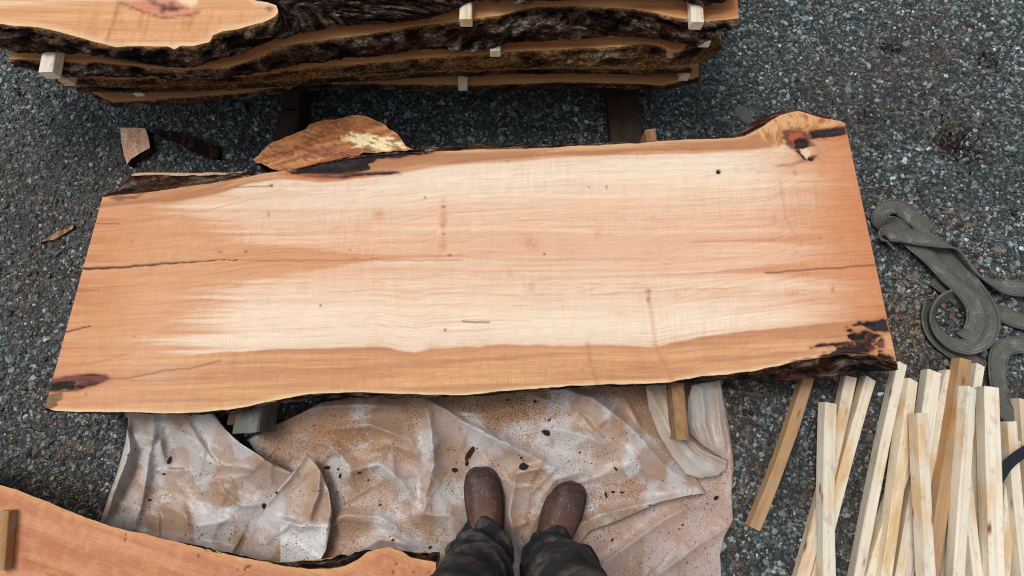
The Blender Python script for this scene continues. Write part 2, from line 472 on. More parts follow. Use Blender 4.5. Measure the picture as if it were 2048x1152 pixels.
def resample_pair(top, bot, n):
    top = np.asarray(top, float); bot = np.asarray(bot, float)
    l = np.r_[0, np.cumsum(np.maximum(np.linalg.norm(np.diff(top, axis=0), axis=1), 0.4 * np.linalg.norm(np.diff(bot, axis=0), axis=1)))]
    t = np.linspace(0, l[-1], n)
    f = lambda a: np.stack([np.interp(t, l, a[:, k]) for k in range(3)], 1)
    T, B = f(top), f(bot)
    # small natural wobble so that the traced corners do not read as straight chords
    wob = (fbm(t * 22, t * 0 + 3, 77, 4) - .5) * 0.006
    T[:, 1] += wob; B[:, 1] += (fbm(t * 16, t * 0 + 9, 78, 4) - .5) * 0.012
    return T, B

def px_list(pts, z):
    a = np.asarray(pts, float); return P(a[:, 0], a[:, 1], z)

# ------------------------------------------------------------------ the big slab on the ground
Z_T, Z_B = 0.200, 0.130
BACK = [(205, 395), (245, 390), (300, 385), (350, 378), (400, 370), (450, 362), (490, 354), (530, 346), (575, 340), (620, 331), (660, 323), (700, 316), (760, 309), (830, 305),
        (880, 303), (960, 299), (1020, 298), (1100, 295), (1200, 290), (1280, 286), (1350, 281), (1420, 278), (1470, 275), (1490, 272), (1510, 262), (1530, 250), (1545, 239),
        (1560, 231), (1575, 226), (1597, 222), (1615, 227), (1640, 234), (1660, 238), (1680, 242), (1690, 248)]
FRONT = [(90, 815), (110, 821), (150, 823), (250, 824), (330, 827), (400, 825), (455, 820), (500, 812), (560, 798), (620, 788), (700, 785), (780, 786), (850, 789), (930, 790),
         (1000, 783), (1080, 776), (1180, 769), (1280, 767), (1340, 765), (1370, 758), (1420, 751), (1500, 743), (1550, 733), (1600, 720), (1660, 713), (1685, 706), (1700, 703),
         (1740, 709), (1770, 721), (1794, 727)]

YB = ([60, 300, 440, 580, 700, 760, 800, 830, 870, 980, 1180, 1310, 1340, 1420, 1560, 1700, 1800], [722, 712, 705, 697, 693, 693, 701, 705, 698, 692, 690, 693, 686, 673, 656, 640, 630])
YT = ([150, 205, 330, 430, 500, 560, 640, 700, 760, 800, 880, 960, 1050, 1130, 1250, 1400, 1500, 1545, 1565, 1600], [425, 420, 406, 388, 368, 360, 364, 358, 350, 346, 333, 327, 322, 315, 309, 306, 303, 298, 285, 262])

def slab_colour(px, py):
    """colours of the sawn maple face, laid out where the features lie on the board"""
    wx = px + 14 * (fbm(px / 60, py / 40, 1) - .5); wy = py + 9 * (fbm(px / 170, py / 30, 2) - .5)
    cream = lin(247, 222, 196, K); pale = lin(249, 233, 212, K); pink = lin(236, 192, 160, K)
    orange = lin(217, 155, 110, K); deep = lin(198, 128, 84, K); tan = lin(208, 152, 110, K); rim = lin(240, 200, 150, K)
    mid = np.exp(-((wy - 500 - 0.00 * px) / 95) ** 2)
    streak = fbm(px / 420, wy / 7, 3, 5, .62); streak2 = fbm(px / 900, wy / 24, 4, 3)
    c = mix(cream[None], pink[None], np.clip(mid * (0.30 + 1.1 * streak) + .5 * (streak2 - .4) + .9 * (streak - .5), 0, 1))
    yb = np.interp(px, *YB); yt = np.interp(px, *YT)
    c = mix(c, pale[None], np.clip(np.exp(-((wy - yt - 32) / 30) ** 2) * ss(480, 900, px) + 0.9 * np.exp(-((wy - yb + 32) / 40) ** 2) * ss(330, 520, px) * (1 - ss(1350, 1650, px)), 0, 1) * .75)
    # heartwood stain creeping in from both sawn ends in tongues
    xe = np.interp(py, [395, 800], [205, 95])
    lim = 55 + 290 * streak + 150 * (fbm(px / 900, wy / 26, 6, 2) - .35)
    lim = lim + 60 * np.exp(-((wy - 600) / 45) ** 2) + 520 * np.exp(-((wy - 518 + (px - 500) * 0.012) / np.clip(30 - (px - 480) * .07, 7, 40)) ** 2)
    tl = 1 - ss(-70, 95, (px - xe - lim))
    hot = np.clip(0.35 + 0.9 * fbm(px / 300, wy / 14, 9, 4) - 0.2, 0, 1)
    oc = mix(lin(224, 168, 126, K)[None], orange[None], hot)
    oc = mix(oc, deep[None], .7 * np.exp(-((px - xe) / 70) ** 2) * ss(.45, .65, fbm(px / 200, wy / 12, 10)))
    c = mix(c, oc, np.clip(tl * .80 + .22 * (1 - ss(0, 190, px - xe)), 0, .95))
    xr = np.interp(py, [250, 725], [1690, 1794])
    limr = 20 + 150 * fbm(px / 700, wy / 15, 12, 3) + 70 * (fbm(px / 700, wy / 40, 13, 2) - .4)
    limr = limr + 320 * np.exp(-((wy - 546 + (px - 1400) * .045) / np.clip((px - 1360) * .045, 3, 16)) ** 2) + 250 * np.exp(-((wy - 483 + (px - 1400) * .02) / np.clip((px - 1440) * .05, 3, 14)) ** 2)
    tr = 1 - ss(-80, 130, (xr - px - limr))
    oc = mix(lin(226, 172, 134, K)[None], lin(208, 134, 88, K)[None], np.clip(hot * .9 + .55 * np.exp(-(xr - px) / 45), 0, 1))
    c = mix(c, oc, np.clip(tr * .70 + .25 * (1 - ss(0, 110, xr - px)) + .12 * (1 - ss(40, 330, xr - px)), 0, .92))
    # outer band under the bark, front and back
    edge = .8 * ss(-2.5, 2.5, wy - yb + 6 * (fbm(px / 40, py * 0, 3) - .5)) + .2 * ss(-26, 8, wy - yb)
    bandc = mix(lin(200, 142, 102, K)[None], lin(224, 172, 126, K)[None], ss(.3, .7, fbm(px / 320, (wy + .03 * px) / 9, 20, 5, .6))) * (0.91 + .18 * fbm((wx + .35 * py) / 8, (wy - .4 * px) / 21, 21, 4))[..., None]
    bandc = mix(bandc, lin(188, 124, 86, K)[None], .55 * np.exp(-((py - yb) / 9) ** 2) * ss(380, 560, px))
    bandc = mix(bandc, lin(228, 180, 130, K)[None], .6 * ss(.5, .7, fbm(px / 300, py / 16, 33)) * ss(25, 80, py - yb))
    c = mix(c, bandc, edge * (0.25 + 0.75 * ss(130, 420, px)) * .95)
    et = ss(-3, 3, yt - wy)
    tb = mix(lin(214, 164, 122, K)[None], lin(190, 132, 92, K)[None], ss(.4, .6, fbm(px / 200, (py - yt) / 9, 22, 3)))
    c = mix(c, tb, et * .95)
    # pale fibrous rim right at the bark
    fy = np.interp(px, *zip(*FRONT)); by = np.interp(px, *zip(*BACK))
    c = mix(c, lin(246, 222, 176, K)[None], np.exp(-((fy - py) / 5.5) ** 2) * .8)
    c = mix(c, lin(240, 205, 160, K)[None], np.exp(-((py - by) / 5) ** 2) * .55 * ss(800, 950, px))
    c = c * (0.955 + .09 * fbm((wx + .3 * py) / 13, (wy - .35 * px) / 30, 41, 4))[:, None]
    c = c * (0.95 + .10 * fbm(px / 500, (wy + .02 * px) / 5.5, 42, 3))[:, None]
    # burl of the branch at the far right corner: swirling figure
    bd = np.hypot((px - 1600) / 95, (py - 262) / 42)
    sw = vn((np.arctan2(py - 285, px - 1590) * 14), np.hypot(px - 1590, py - 285) / 60, 31)
    sw = .45 * vn((np.arctan2(py - 300, (px - 1585) * .6 + 10 * np.sin(py / 14)) * 30), np.hypot(px - 1590, py - 285) / 14, 31) + .55 * fbm(px / 12, py / 16, 32, 4)
    c = mix(c, mix(lin(232, 184, 130, K)[None], lin(178, 116, 68, K)[None], ss(.38, .68, sw)), (1 - ss(.75, 1.05, bd)) * (py < yt + 4) * .8)
    return c

def dark_feat(c, px, py):
    n1 = (fbm(px / 9, py / 4.5, 50, 4) - .5) * 14; n2 = (fbm(px / 26, py / 6, 51, 3) - .5) * 16
    def reg(poly, colr, soft=2.5, amp=1.0, k=1.0):
        nonlocal c
        s = poly_sdf(px, py, poly) + (n1 + n2) * amp
        if colr is blk or colr is pur: c = mix(c, lin(150, 92, 58)[None], (1 - ss(-2, 9, s)) * .5)
        c = mix(c, colr, (1 - ss(-soft, soft, s)) * k)
    blk = pur = None
    var = fbm(px / 30, py / 6, 55, 4)
    blk = mix(lin(24, 18, 19)[None], lin(52, 42, 48)[None], ss(.35, .7, var))
    pur = mix(lin(58, 34, 34)[None], lin(112, 66, 60)[None], ss(.3, .7, var))
    red = mix(lin(150, 80, 56)[None], lin(188, 104, 70)[None], var)
    org = lin(214, 130, 78, K)[None]
    # included bark below the side lobe
    reg([(556, 345), (600, 334), (700, 345), (740, 352), (640, 360), (575, 356)], org, 6, .5, .8)
    reg([(575, 343), (620, 326), (700, 312), (820, 300), (890, 300), (830, 310), (760, 317), (738, 328), (740, 340), (700, 350), (640, 348), (600, 350)], blk, 2.5, .45)
    reg([(690, 347), (760, 343), (798, 343), (800, 346), (770, 349), (690, 352)], blk, 2, .2)
    reg([(600, 350), (640, 350), (700, 352), (690, 356), (620, 354)], pur, 3, .3, .8)
    # far right corner: knot, dark seam to the end, hole
    reg([(1617, 262), (1650, 258), (1700, 252), (1700, 268), (1660, 274), (1618, 280)], blk, 2, .25)
    reg([(1568, 268), (1585, 262), (1612, 268), (1616, 280), (1590, 292), (1572, 284)], red, 3, .5)
    reg([(1572, 276), (1600, 276), (1618, 272), (1612, 292), (1596, 294), (1580, 288)], blk, 2, .35)
    reg([(1585, 290), (1598, 292), (1606, 308), (1620, 314), (1632, 312), (1625, 321), (1608, 320), (1594, 306)], blk, 2, .22)
    reg([(1598, 294), (1614, 292), (1620, 306), (1612, 314), (1604, 306)], lin(238, 205, 180, K)[None], 2, .2)
    reg([(1622, 290), (1660, 292), (1664, 302), (1640, 308), (1626, 302)], lin(205, 150, 118, K)[None], 3, .6, .7)
    reg([(1562, 262), (1600, 256), (1622, 266), (1626, 290), (1604, 300), (1580, 294), (1566, 280)], pur, 3, .7, .75)
    reg([(1578, 266), (1604, 262), (1612, 274), (1594, 284), (1578, 278)], red, 3, .6, .9)
    reg([(1590, 280), (1616, 274), (1622, 288), (1606, 300), (1594, 296)], blk, 2, .5)
    reg([(1600, 298), (1614, 296), (1622, 308), (1614, 318), (1602, 308)], lin(240, 208, 184, K)[None], 1.6, .3)
    reg([(1548, 331), (1580, 327), (1604, 318), (1612, 322), (1586, 332), (1556, 334)], lin(168, 118, 90, K)[None], 4, .3, .8)
    # near right corner: rotten black pockets
    reg([(1690, 655), (1720, 644), (1785, 638), (1785, 664), (1750, 664), (1725, 652)], blk, 2, .35)
    reg([(1706, 664), (1738, 662), (1762, 672), (1752, 680), (1735, 688), (1710, 690), (1712, 676)], blk, 2, .55)
    reg([(1622, 696), (1640, 688), (1690, 684), (1728, 680), (1730, 688), (1690, 690), (1650, 692)], blk, 2, .3)
    reg([(1672, 707), (1700, 696), (1724, 690), (1745, 697), (1738, 708), (1765, 718), (1775, 732), (1690, 740), (1600, 745), (1590, 735), (1640, 720)], blk, 2.5, .5)
    reg([(1700, 700), (1740, 694), (1748, 704), (1720, 712)], pur, 3, .6, .6)
    reg([(1640, 712), (1668, 702), (1700, 690), (1716, 676), (1740, 672), (1752, 690), (1742, 704), (1700, 716), (1660, 722)], blk, 2.5, 1.1)
    reg([(1700, 660), (1716, 668), (1738, 664), (1730, 676), (1706, 680), (1696, 672)], blk, 2, .8)
    reg([(1728, 690), (1752, 684), (1770, 676), (1762, 690), (1740, 698)], pur * .6, 2, .8)
    reg([(1656, 690), (1700, 688), (1724, 684), (1716, 694), (1680, 696)], pur * .5, 2, .6, .9)
    reg([(1760, 704), (1790, 718), (1797, 732), (1770, 736), (1740, 720)], blk, 2, 1.0)
    reg([(1664, 716), (1690, 712), (1700, 718), (1680, 722)], lin(236, 186, 140, K)[None], 1.5, .5)
    reg([(1752, 690), (1768, 688), (1770, 695), (1758, 697)], pur, 2, .3)
    reg([(1562, 728), (1610, 716), (1650, 714), (1640, 724), (1580, 738)], red * .6, 3, .5, .8)
    # near left corner
    reg([(94, 762), (130, 752), (175, 748), (212, 750), (222, 758), (205, 766), (170, 776), (150, 782), (94, 784)], pur, 2.2, .3)
    reg([(94, 768), (125, 762), (150, 764), (145, 778), (94, 780)], blk, 2.5, .4)
    reg([(84, 790), (118, 784), (132, 778), (120, 800), (112, 812), (98, 822), (84, 822)], mix(lin(70, 54, 42)[None], lin(150, 116, 82)[None], var), 2.5, .5)
    # far left: dark rub just under the bark
    reg([(215, 396), (250, 392), (282, 390), (270, 398), (240, 400)], lin(110, 70, 52)[None], 3, .4, .8)
    # cracks and small streaks
    def ln(pts, wd, colr, k=1.0, taper=None):
        nonlocal c
        d = line_d(px, py + (fbm(px / 30, py * 0, 61) - .5) * 5, pts)
        ww = wd if taper is None else np.interp(px, [pts[0][0], pts[-1][0]], taper)
        c = mix(c, colr, np.exp(-(d / ww) ** 2) * k)
    ln([(168, 536), (260, 533), (330, 528), (400, 522), (480, 519)], 2, lin(52, 28, 18)[None], 1, (2.2, 0.7))
    ln([(480, 519), (620, 521), (760, 520), (925, 521)], 1.6, lin(150, 96, 66)[None], .6)
    ln([(130, 664), (160, 656), (182, 650)], 1.8, lin(92, 46, 26)[None], 1, (1.8, 1.0))
    ln([(190, 446), (240, 447)], 1.2, lin(120, 70, 46)[None], .8)
    ln([(155, 581), (200, 578)], 1.0, lin(140, 86, 56)[None], .8)
    ln([(1755, 529), (1690, 534), (1600, 541), (1530, 547)], 1.5, lin(112, 62, 38)[None], .85, (1.9, 1.0)[::-1])
    ln([(1756, 520), (1700, 505), (1600, 513)], 1.2, lin(170, 112, 76)[None], .5)
    ln([(925, 643), (950, 644), (978, 643)], 1.8, lin(142, 82, 66)[None], .9)
    ln([(222, 757), (262, 756), (330, 742), (380, 736), (440, 722)], 2.2, lin(150, 100, 74)[None], .75)
    ln([(110, 735), (190, 724), (250, 708)], 2.0, lin(184, 120, 90)[None], .6)
    ln([(1620, 655), (1700, 650)], 2.2, lin(168, 112, 72)[None], .7)
    ln([(470, 374), (512, 372), (545, 371)], 1.4, lin(130, 84, 60)[None], .8)
    ln([(1300, 583), (1180, 590)], 1.5, lin(190, 130, 100)[None], .5)
    ln([(1300, 583), (1450, 577)], 1.5, lin(190, 130, 100)[None], .5)
    # knots
    for x, y, rx, ry, k in [(757, 430, 10, 13, .55), (887, 440, 8, 12, .55), (887, 414, 5, 2.5, .9), (885, 452, 4, 3, .8), (887, 468, 3, 2, .8), (885, 492, 9, 6, .45), (1062, 488, 16, 14, .45),
                            (1063, 574, 7, 9, .5), (708, 517, 9, 4, .6), (900, 510, 4, 2.5, .8), (1089, 508, 2.5, 2.5, 1), (1296, 582, 5, 4, .8), (1297, 600, 4, 8, .6), (1437, 344, 5, 4.5, 1.2),
                            (1194, 466, 10, 12, .3), (543, 371, 4, 3, 1.0), (890, 660, 2.5, 3, .9), (641, 611, 2.5, 2, .9), (269, 673, 3, 2, .7), (440, 504, 5, 3, .6), (492, 503, 4, 3, .6),
                            (1021, 546, 6, 8, .4), (537, 429, 3, 6, .5), (1213, 374, 2.5, 4, .8), (850, 395, 2.5, 2.5, .8), (1590, 345, 4, 5, .5), (1665, 578, 3, 6, .6), (265, 483, 3, 2, .6), (1014, 322, 3, 2, .8),
                            (1178, 374, 2, 2, .6), (700, 500, 3, 2, .6), (1275, 310, 2, 2, .6), (1640, 475, 4, 3, .4), (175, 772, 5, 3, .4), (172, 788, 3, 3, .6)]:
        d = ((px - x) / rx) ** 2 + ((py - y) / ry) ** 2
        if k > 1: c = mix(c, lin(28, 22, 22)[None], 1 - ss(.6, 1.2, d + n1 * .05))
        else:
            kc = lin(188, 112, 84) if rx > 5 else lin(92, 58, 46)
            c = mix(c, kc[None], np.exp(-d) * k * (0.4 + 1.0 * vn(px / 3.5, py / 3.5, 70)))
    # branch traces crossing the grain, chain of knots at the middle
    ln([(886, 400), (887, 500), (872, 518)], 5, lin(216, 150, 120, K)[None], .3)
    ln([(1296, 580), (1305, 640), (1312, 690)], 4, lin(214, 150, 116, K)[None], .4)
    ln([(1560, 360), (1572, 440), (1590, 470)], 3, lin(196, 140, 108, K)[None], .35)
    ln([(1310, 690), (1330, 730), (1345, 765)], 6, lin(196, 136, 96, K)[None], .4)
    ln([(1175, 690), (1182, 730), (1195, 768)], 5, lin(180, 120, 84, K)[None], .4)
    return c

def build_slab():
    root = empty('maple_slab', V(950, 560, Z_B), 'long pale maple slab with dark live edges on bearers, freshly sawn', 'slab')
    nu, nv = 900, 240
    # outlines sampled by fraction along the length
    def samp(poly, wob):
        a = np.asarray(poly, float); t = (a[:, 0] - a[0, 0]) / (a[-1, 0] - a[0, 0])
        s = np.linspace(0, 1, nu)
        x = np.interp(s, t, a[:, 0]); y = np.interp(s, t, a[:, 1])
        y = y + (fbm(x / 26, x * 0, wob, 4) - .5) * 3.5
        return np.stack([x, y], 1)
    bk = samp(BACK, 90); fr = samp(FRONT, 91)
    v = np.linspace(0, 1, nv)
    Q = bk[:, None] * (1 - v)[None, :, None] + fr[:, None] * v[None, :, None]
    # the sawn left end is straight but the far right tip curls in: keep the end line straight
    px, py = Q[..., 0].ravel(), Q[..., 1].ravel()
    c = dark_feat(slab_colour(px, py), px, py)
    w3 = P(px, py, Z_T)
    # open check at the left end, hollow pockets in the rotten bark
    lum = c @ np.array([.3, .5, .2])
    d = line_d(px, py + (fbm(px / 30, py * 0, 61) - .5) * 5, [(168, 536), (260, 533), (330, 528), (400, 522)])
    w3[:, 2] -= 0.005 * np.exp(-(d / 2.0) ** 2) * (1 - ss(300, 480, px))
    w3[:, 2] -= 0.006 * (1 - ss(.02, .09, lum)) * (0.4 + fbm(px / 6, py / 5, 99))
    w3[:, 2] += 0.0006 * (fbm(px / 5, py / 60, 98) - .5)
    # grain coordinate: rows follow the boundary curves and bend round the knots
    gy = w3[:, 1].copy()
    yb = np.interp(px, *YB); yt = np.interp(px, *YT)
    tt = np.clip((py - yt) / (yb - yt), -.5, 1.5)
    gy = 0.62 * (1 - tt) + 0.010 * (fbm(px / 260, py / 60, 95, 3) - .5)
    for x, y, a in [(757, 430, 9), (887, 445, 12), (887, 492, 10), (1062, 488, 16), (1063, 574, 9), (708, 517, 10), (1021, 546, 8), (1296, 590, 12), (1194, 466, 14), (1590, 345, 10), (543, 371, 8)]:
        dx = (px - x) / (a * 5); dy = (py - y)
        gy += 0.0016 * a * .35 * np.exp(-dx ** 2) * np.sign(dy) * np.exp(-np.abs(dy) / (a * 2.2))
    # burl: swirl
    bs = np.exp(-(((px - 1605) / 70) ** 2 + ((py - 270) / 40) ** 2))
    gx = w3[:, 0] + bs * .1 * np.sin(py / 9.0)
    gy += bs * .05 * np.cos(px / 14.0)
    o = make('sawn_face', w3, grid_faces(nu, nv, flip=False), M_slab, col=c, gv=np.stack([gx, gy, gx * 0], 1))
    child(o, root)
    # sawn ends (left and right) and underside
    for nm, pts in (('end_grain', Q[0]), ('end_grain', Q[-1])):
        t = P(pts[:, 0], pts[:, 1], Z_T - .0005); b = t.copy(); b[:, 2] = Z_B
        n = len(t); vv = np.vstack([t, b]); f = np.array([(i, i + 1, n + i + 1, n + i) for i in range(n - 1)])
        cc = np.tile(lin(222, 160, 112, K), (2 * n, 1)) * (0.8 + .35 * np.tile(vn(np.arange(n) / 3, np.zeros(n), 4), 2))[:, None]
        e = make(nm, vv, f, M_slab, col=cc, gv=vv[:, [1, 0, 2]], smooth=False); child(e, root)
    # wane: bark along the back and the front
    bp = [((205, 395), (215, 393)), ((235, 391), (245, 372)), ((262, 389), (262, 352)), ((300, 385), (285, 347)), ((350, 378), (345, 346)), ((400, 370), (400, 347)), ((450, 362), (450, 347)), ((490, 354), (492, 345)), ((530, 346), (520, 349)),
          ((575, 340), (570, 346)), ((660, 323), (660, 323)), ((760, 309), (760, 304)), ((830, 305), (835, 297)), ((880, 303), (880, 294)), ((960, 299), (960, 291)), ((1100, 295), (1100, 291)), ((1200, 290), (1200, 291)), ((1350, 281), (1350, 284)),
          ((1470, 275), (1470, 272)), ((1490, 272), (1488, 262)), ((1510, 262), (1503, 246)), ((1530, 250), (1522, 236)), ((1560, 231), (1555, 226)), ((1597, 222), (1597, 222)), ((1640, 234), (1640, 236)), ((1690, 248), (1688, 254))]
    fp = [((90, 815), (95, 824)), ((150, 823), (150, 824)), ((250, 824), (250, 823)), ((400, 825), (400, 825)), ((455, 820), (458, 828)), ((500, 812), (502, 824)), ((560, 798), (560, 814)), ((620, 788), (620, 802)), ((700, 785), (700, 797)), ((800, 787), (800, 801)),
          ((850, 789), (850, 794)), ((930, 790), (930, 791)), ((1000, 783), (1000, 789)), ((1100, 774), (1100, 782)), ((1180, 769), (1180, 777)), ((1280, 767), (1280, 773)), ((1370, 758), (1370, 766)), ((1420, 751), (1420, 763)), ((1500, 743), (1500, 758)),
          ((1550, 733), (1550, 759)), ((1600, 720), (1600, 757)), ((1685, 706), (1690, 750)), ((1740, 709), (1745, 744)), ((1794, 727), (1797, 738))]
    for pairs, seed, ou in ((bp, 11, (0, 1, .5)), (fp, 12, (0, -1, .3))):
        t = np.array([P(a[0], a[1], Z_T - .0004) for a, b in pairs]); b = np.array([P(b[0], a[1] + (b[1] - a[1]) * (.55 if (pairs is fp and b[0] < 1450) else 1), Z_B) for a, b in pairs])
        bark_strip('bark_edge', t, b, root, seed, rows=20, n=700, bulge=.003, rough=.006, red=.55, light=1.25, edge=lin(190, 130, 84), out=ou)
    # thin pale lip of wood where the bark broke away behind the left bark pocket
    up = np.array([P(x, y, .150) for x, y in [(268, 346), (290, 346), (340, 346), (400, 346), (450, 346), (485, 344)]]); dn = np.array([P(x, y, .149) for x, y in [(262, 352), (290, 351), (340, 352), (400, 353), (450, 352), (488, 350)]])
    o, T, B = bark_strip('wood_lip', up, dn, root, 15, rows=6, n=200, bulge=.001, rough=.001, mat=M_slab, out=(0, 1, 1))
    a = o.data.attributes['Col']; n = len(o.data.vertices); cc = np.ones((n, 4), np.float32); cc[:, :3] = lin(226, 182, 146, K) * (0.7 + .5 * np.random.RandomState(2).rand(n))[:, None]
    a.data.foreach_set('color', cc.ravel())
    ring = np.vstack([P(Q[:, 0, 0], Q[:, 0, 1], Z_B)[::12], P(Q[:, -1, 0], Q[:, -1, 1], Z_B)[::-12]])
    u = make('underside', ring, [list(range(len(ring)))], M_slab, col=np.tile(lin(190, 140, 100, K), (len(ring), 1)), gv=ring, smooth=False); child(u, root)

    # side lobe: limb wood grown against the slab with bark in between
    lobe = [(506, 319), (524, 303), (545, 284), (560, 278), (590, 268), (615, 258), (622, 250), (636, 243), (660, 240), (690, 234), (715, 231), (730, 233), (745, 238), (768, 250), (790, 264), (805, 280), (813, 292), (828, 299), (800, 302), (770, 304), (740, 306),
            (715, 310), (690, 315), (665, 321), (640, 328), (610, 336), (580, 341), (555, 342), (535, 334)]
    zt = Z_T - .006
    lr = resample(np.array(lobe + lobe[:1], float), 240)[:-1]; tq = np.arange(len(lr))
    lr = lr + 7.0 * np.stack([fbm(tq / 5, tq * 0, 301, 4) - .5, fbm(tq / 4, tq * 0 + 5, 302, 4) - .5], 1)
    lobe = [tuple(p) for p in lr]
    v2, f = cdt(lobe, 2.2)
    px, py = v2[:, 0], v2[:, 1]
    base = mix(lin(216, 158, 104, K)[None], lin(184, 116, 72, K)[None], fbm(px / 30, py / 8, 100, 4))
    ang = 0.35
    q = (py - 231) + (px - 715) * ang * .35
    base = mix(base, lin(160, 92, 56, K)[None], ss(.5, .62, fbm((px + 2 * py) / 70, (py + .3 * px) / 9, 101, 4)) * .8)
    sap = np.exp(-(((px - 750) / 62) ** 2 + ((py - 287 - (px - 750) * .12) / 15) ** 2))
    base = mix(base, lin(246, 228, 178, K)[None], ss(.0, .28, sap * 1.6 - .50 + 1.5 * (fbm((px - py * .6) / 34, (py + .22 * px) / 4.5, 102, 5, .6) - .5)))
    base = mix(base, lin(150, 92, 72, K)[None], np.exp(-((py - 300 + (px - 620) * -.02) / 7) ** 2) * np.exp(-((px - 655) / 55) ** 2) * .7)
    base = mix(base, lin(150, 100, 60, K)[None], np.exp(-(line_d(px, py, [(610, 285), (650, 262), (720, 242), (745, 243)]) / 7) ** 2) * .7)
    base = base * (0.78 + .75 * fbm(px / 3.5, py / 3, 103, 3))[:, None] * (0.75 + .45 * fbm((px + py) / 30, (py - .4 * px) / 3.2, 106, 4))[:, None]
    base = mix(base, lin(120, 70, 44)[None], ss(.56, .66, fbm((px + .8 * py) / 18, (py - .35 * px) / 5, 107, 4)) * .75)
    sd_ = -poly_sdf(px, py, np.array(lobe, float))
    base = mix(base, lin(232, 190, 140, K)[None], np.exp(-(sd_ / 2) ** 2) * .25)
    blk = ss(0, 8, py - np.interp(px, [500, 560, 640, 700, 770, 830], [360, 345, 322, 309, 301, 296]))
    base = mix(base, lin(30, 22, 20)[None], blk * ss(.35, .55, fbm(px / 8, py / 5, 104)) )
    w3 = P(px, py, zt); w3[:, 2] += .0035 * (fbm((px + py) / 18, (py - .35 * px) / 4, 105, 4) - .5)
    gv = np.stack([w3[:, 0] * .9 + w3[:, 1] * .4, w3[:, 1] * .9 - .4 * w3[:, 0] + .015 * np.sin(px / 25), w3[:, 0] * 0], 1)
    o = make('side_lobe', w3, f, M_rough, col=base, gv=gv); child(o, root)
    o['label'] = 'reddish brown side lobe with a pale streak, split off by dark bark'
    L = np.array(lobe + lobe[:1], float)
    t = P(L[:, 0], L[:, 1], zt - .0004); cen = t.mean(0); b = cen + (t - cen) * 1.0; b[:, 2] = Z_B - .004; b[:, :2] = cen[:2] + (t[:, :2] - cen[:2]) * np.array([0.99, 0.93])
    o, _, _ = bark_strip('bark_edge', t, b, None, 19, rows=12, n=260, bulge=.0, rough=.003, red=.6, out=None); child(o, root)
build_slab()

# ------------------------------------------------------------------ pile of slabs behind
STK_BACK = 1.75      # where the far side of the pile stands

def stack_colour(px, py, x, y, seed, tone):
    c = mix(lin(226, 172, 116, K)[None], lin(204, 142, 88, K)[None], ss(.3, .7, fbm(x * 2.2, y * 40, seed, 4)))
    c = mix(c, lin(182, 112, 66, K)[None], .6 * ss(.52, .68, fbm(x * 1.4, y * 60, seed + 1, 4)))
    return c * tone

def build_stack_slab(label, z_top, z_bot, pairs, seed, tone=1.0, red=.35, moss=0.0, light=1.0, rough=.012, bulge=.012, back=STK_BACK, colour=None, top_edge=None, grp='slabs stickered in the pile'):
    top = np.array([P(a[0], a[1], z_top) for a, b in pairs]); bot = np.array([P(b[0], b[1], z_bot) for a, b in pairs])
    root = empty('stacked_slab', (float(top[:, 0].mean()), 1.2, z_bot), label, 'slab', grp)
    bo, T, B = bark_strip('bark_edge', top - np.array([0, 0, .0004]), bot, root, seed, rows=44, n=860, bulge=bulge, rough=rough, red=red, moss=moss, light=light, edge=lin(196, 140, 84))
    # sawn top: polygon front outline + straight far side
    ring = np.vstack([T[:, :2], [[T[-1, 0] + .02, back], [T[0, 0] - .02, back]]])
    v2, f = cdt(ring[::1], 0.0075, .2, seed)
    w3 = np.c_[v2, np.full(len(v2), z_top)]
    px, py = PIX(w3)
    c = (colour or stack_colour)(px, py, v2[:, 0], v2[:, 1], seed, tone)
    sd_ = -poly_sdf(v2[:, 0], v2[:, 1], T[::6, :2]) if False else None
    # pale rim along the bark
    fy = np.interp(v2[:, 0], T[:, 0], T[:, 1])
    c = mix(c, lin(240, 200, 146, K)[None] * tone, np.exp(-((v2[:, 1] - fy) / .006) ** 2) * .55)
    gv = np.stack([v2[:, 0], v2[:, 1] + .01 * np.sin(v2[:, 0] * 5 + seed), v2[:, 0] * 0], 1)
    o = make('sawn_face', w3, f, M_stack, col=c, gv=gv); child(o, root)
    # ends, far side, underside
    TL, TR, BL, BR = T[0], T[-1], B[0], B[-1]
    vs_, fs_ = [], []
    def quad(*q):
        k = len(vs_); vs_.extend([list(map(float, p)) for p in q]); fs_.append((k, k + 1, k + 2, k + 3))
    z1 = z_top - .0006
    quad((TL[0], TL[1], z1), (BL[0], BL[1], z_bot), (BL[0] - .02, back, z_bot), (TL[0] - .02, back, z1))
    quad((TR[0], TR[1], z1), (BR[0], BR[1], z_bot), (BR[0] + .02, back, z_bot), (TR[0] + .02, back, z1))
    quad((TL[0] - .02, back, z1), (TR[0] + .02, back, z1), (BR[0] + .02, back, z_bot), (BL[0] - .02, back, z_bot))
    e = make('end_grain', vs_, fs_, M_stack, col=np.tile(lin(206, 150, 98, K), (len(vs_), 1)), gv=np.array(vs_)[:, [1, 0, 2]], smooth=False); child(e, root)
    ring = np.vstack([B[::8], B[-1:], [[B[-1, 0] + .02, back, z_bot], [B[0, 0] - .02, back, z_bot]]])
    u = make('underside', ring, [list(range(len(ring)))], M_stack, col=np.tile(lin(190, 136, 90, K), (len(ring), 1)), gv=ring, smooth=False); child(u, root)
    return root

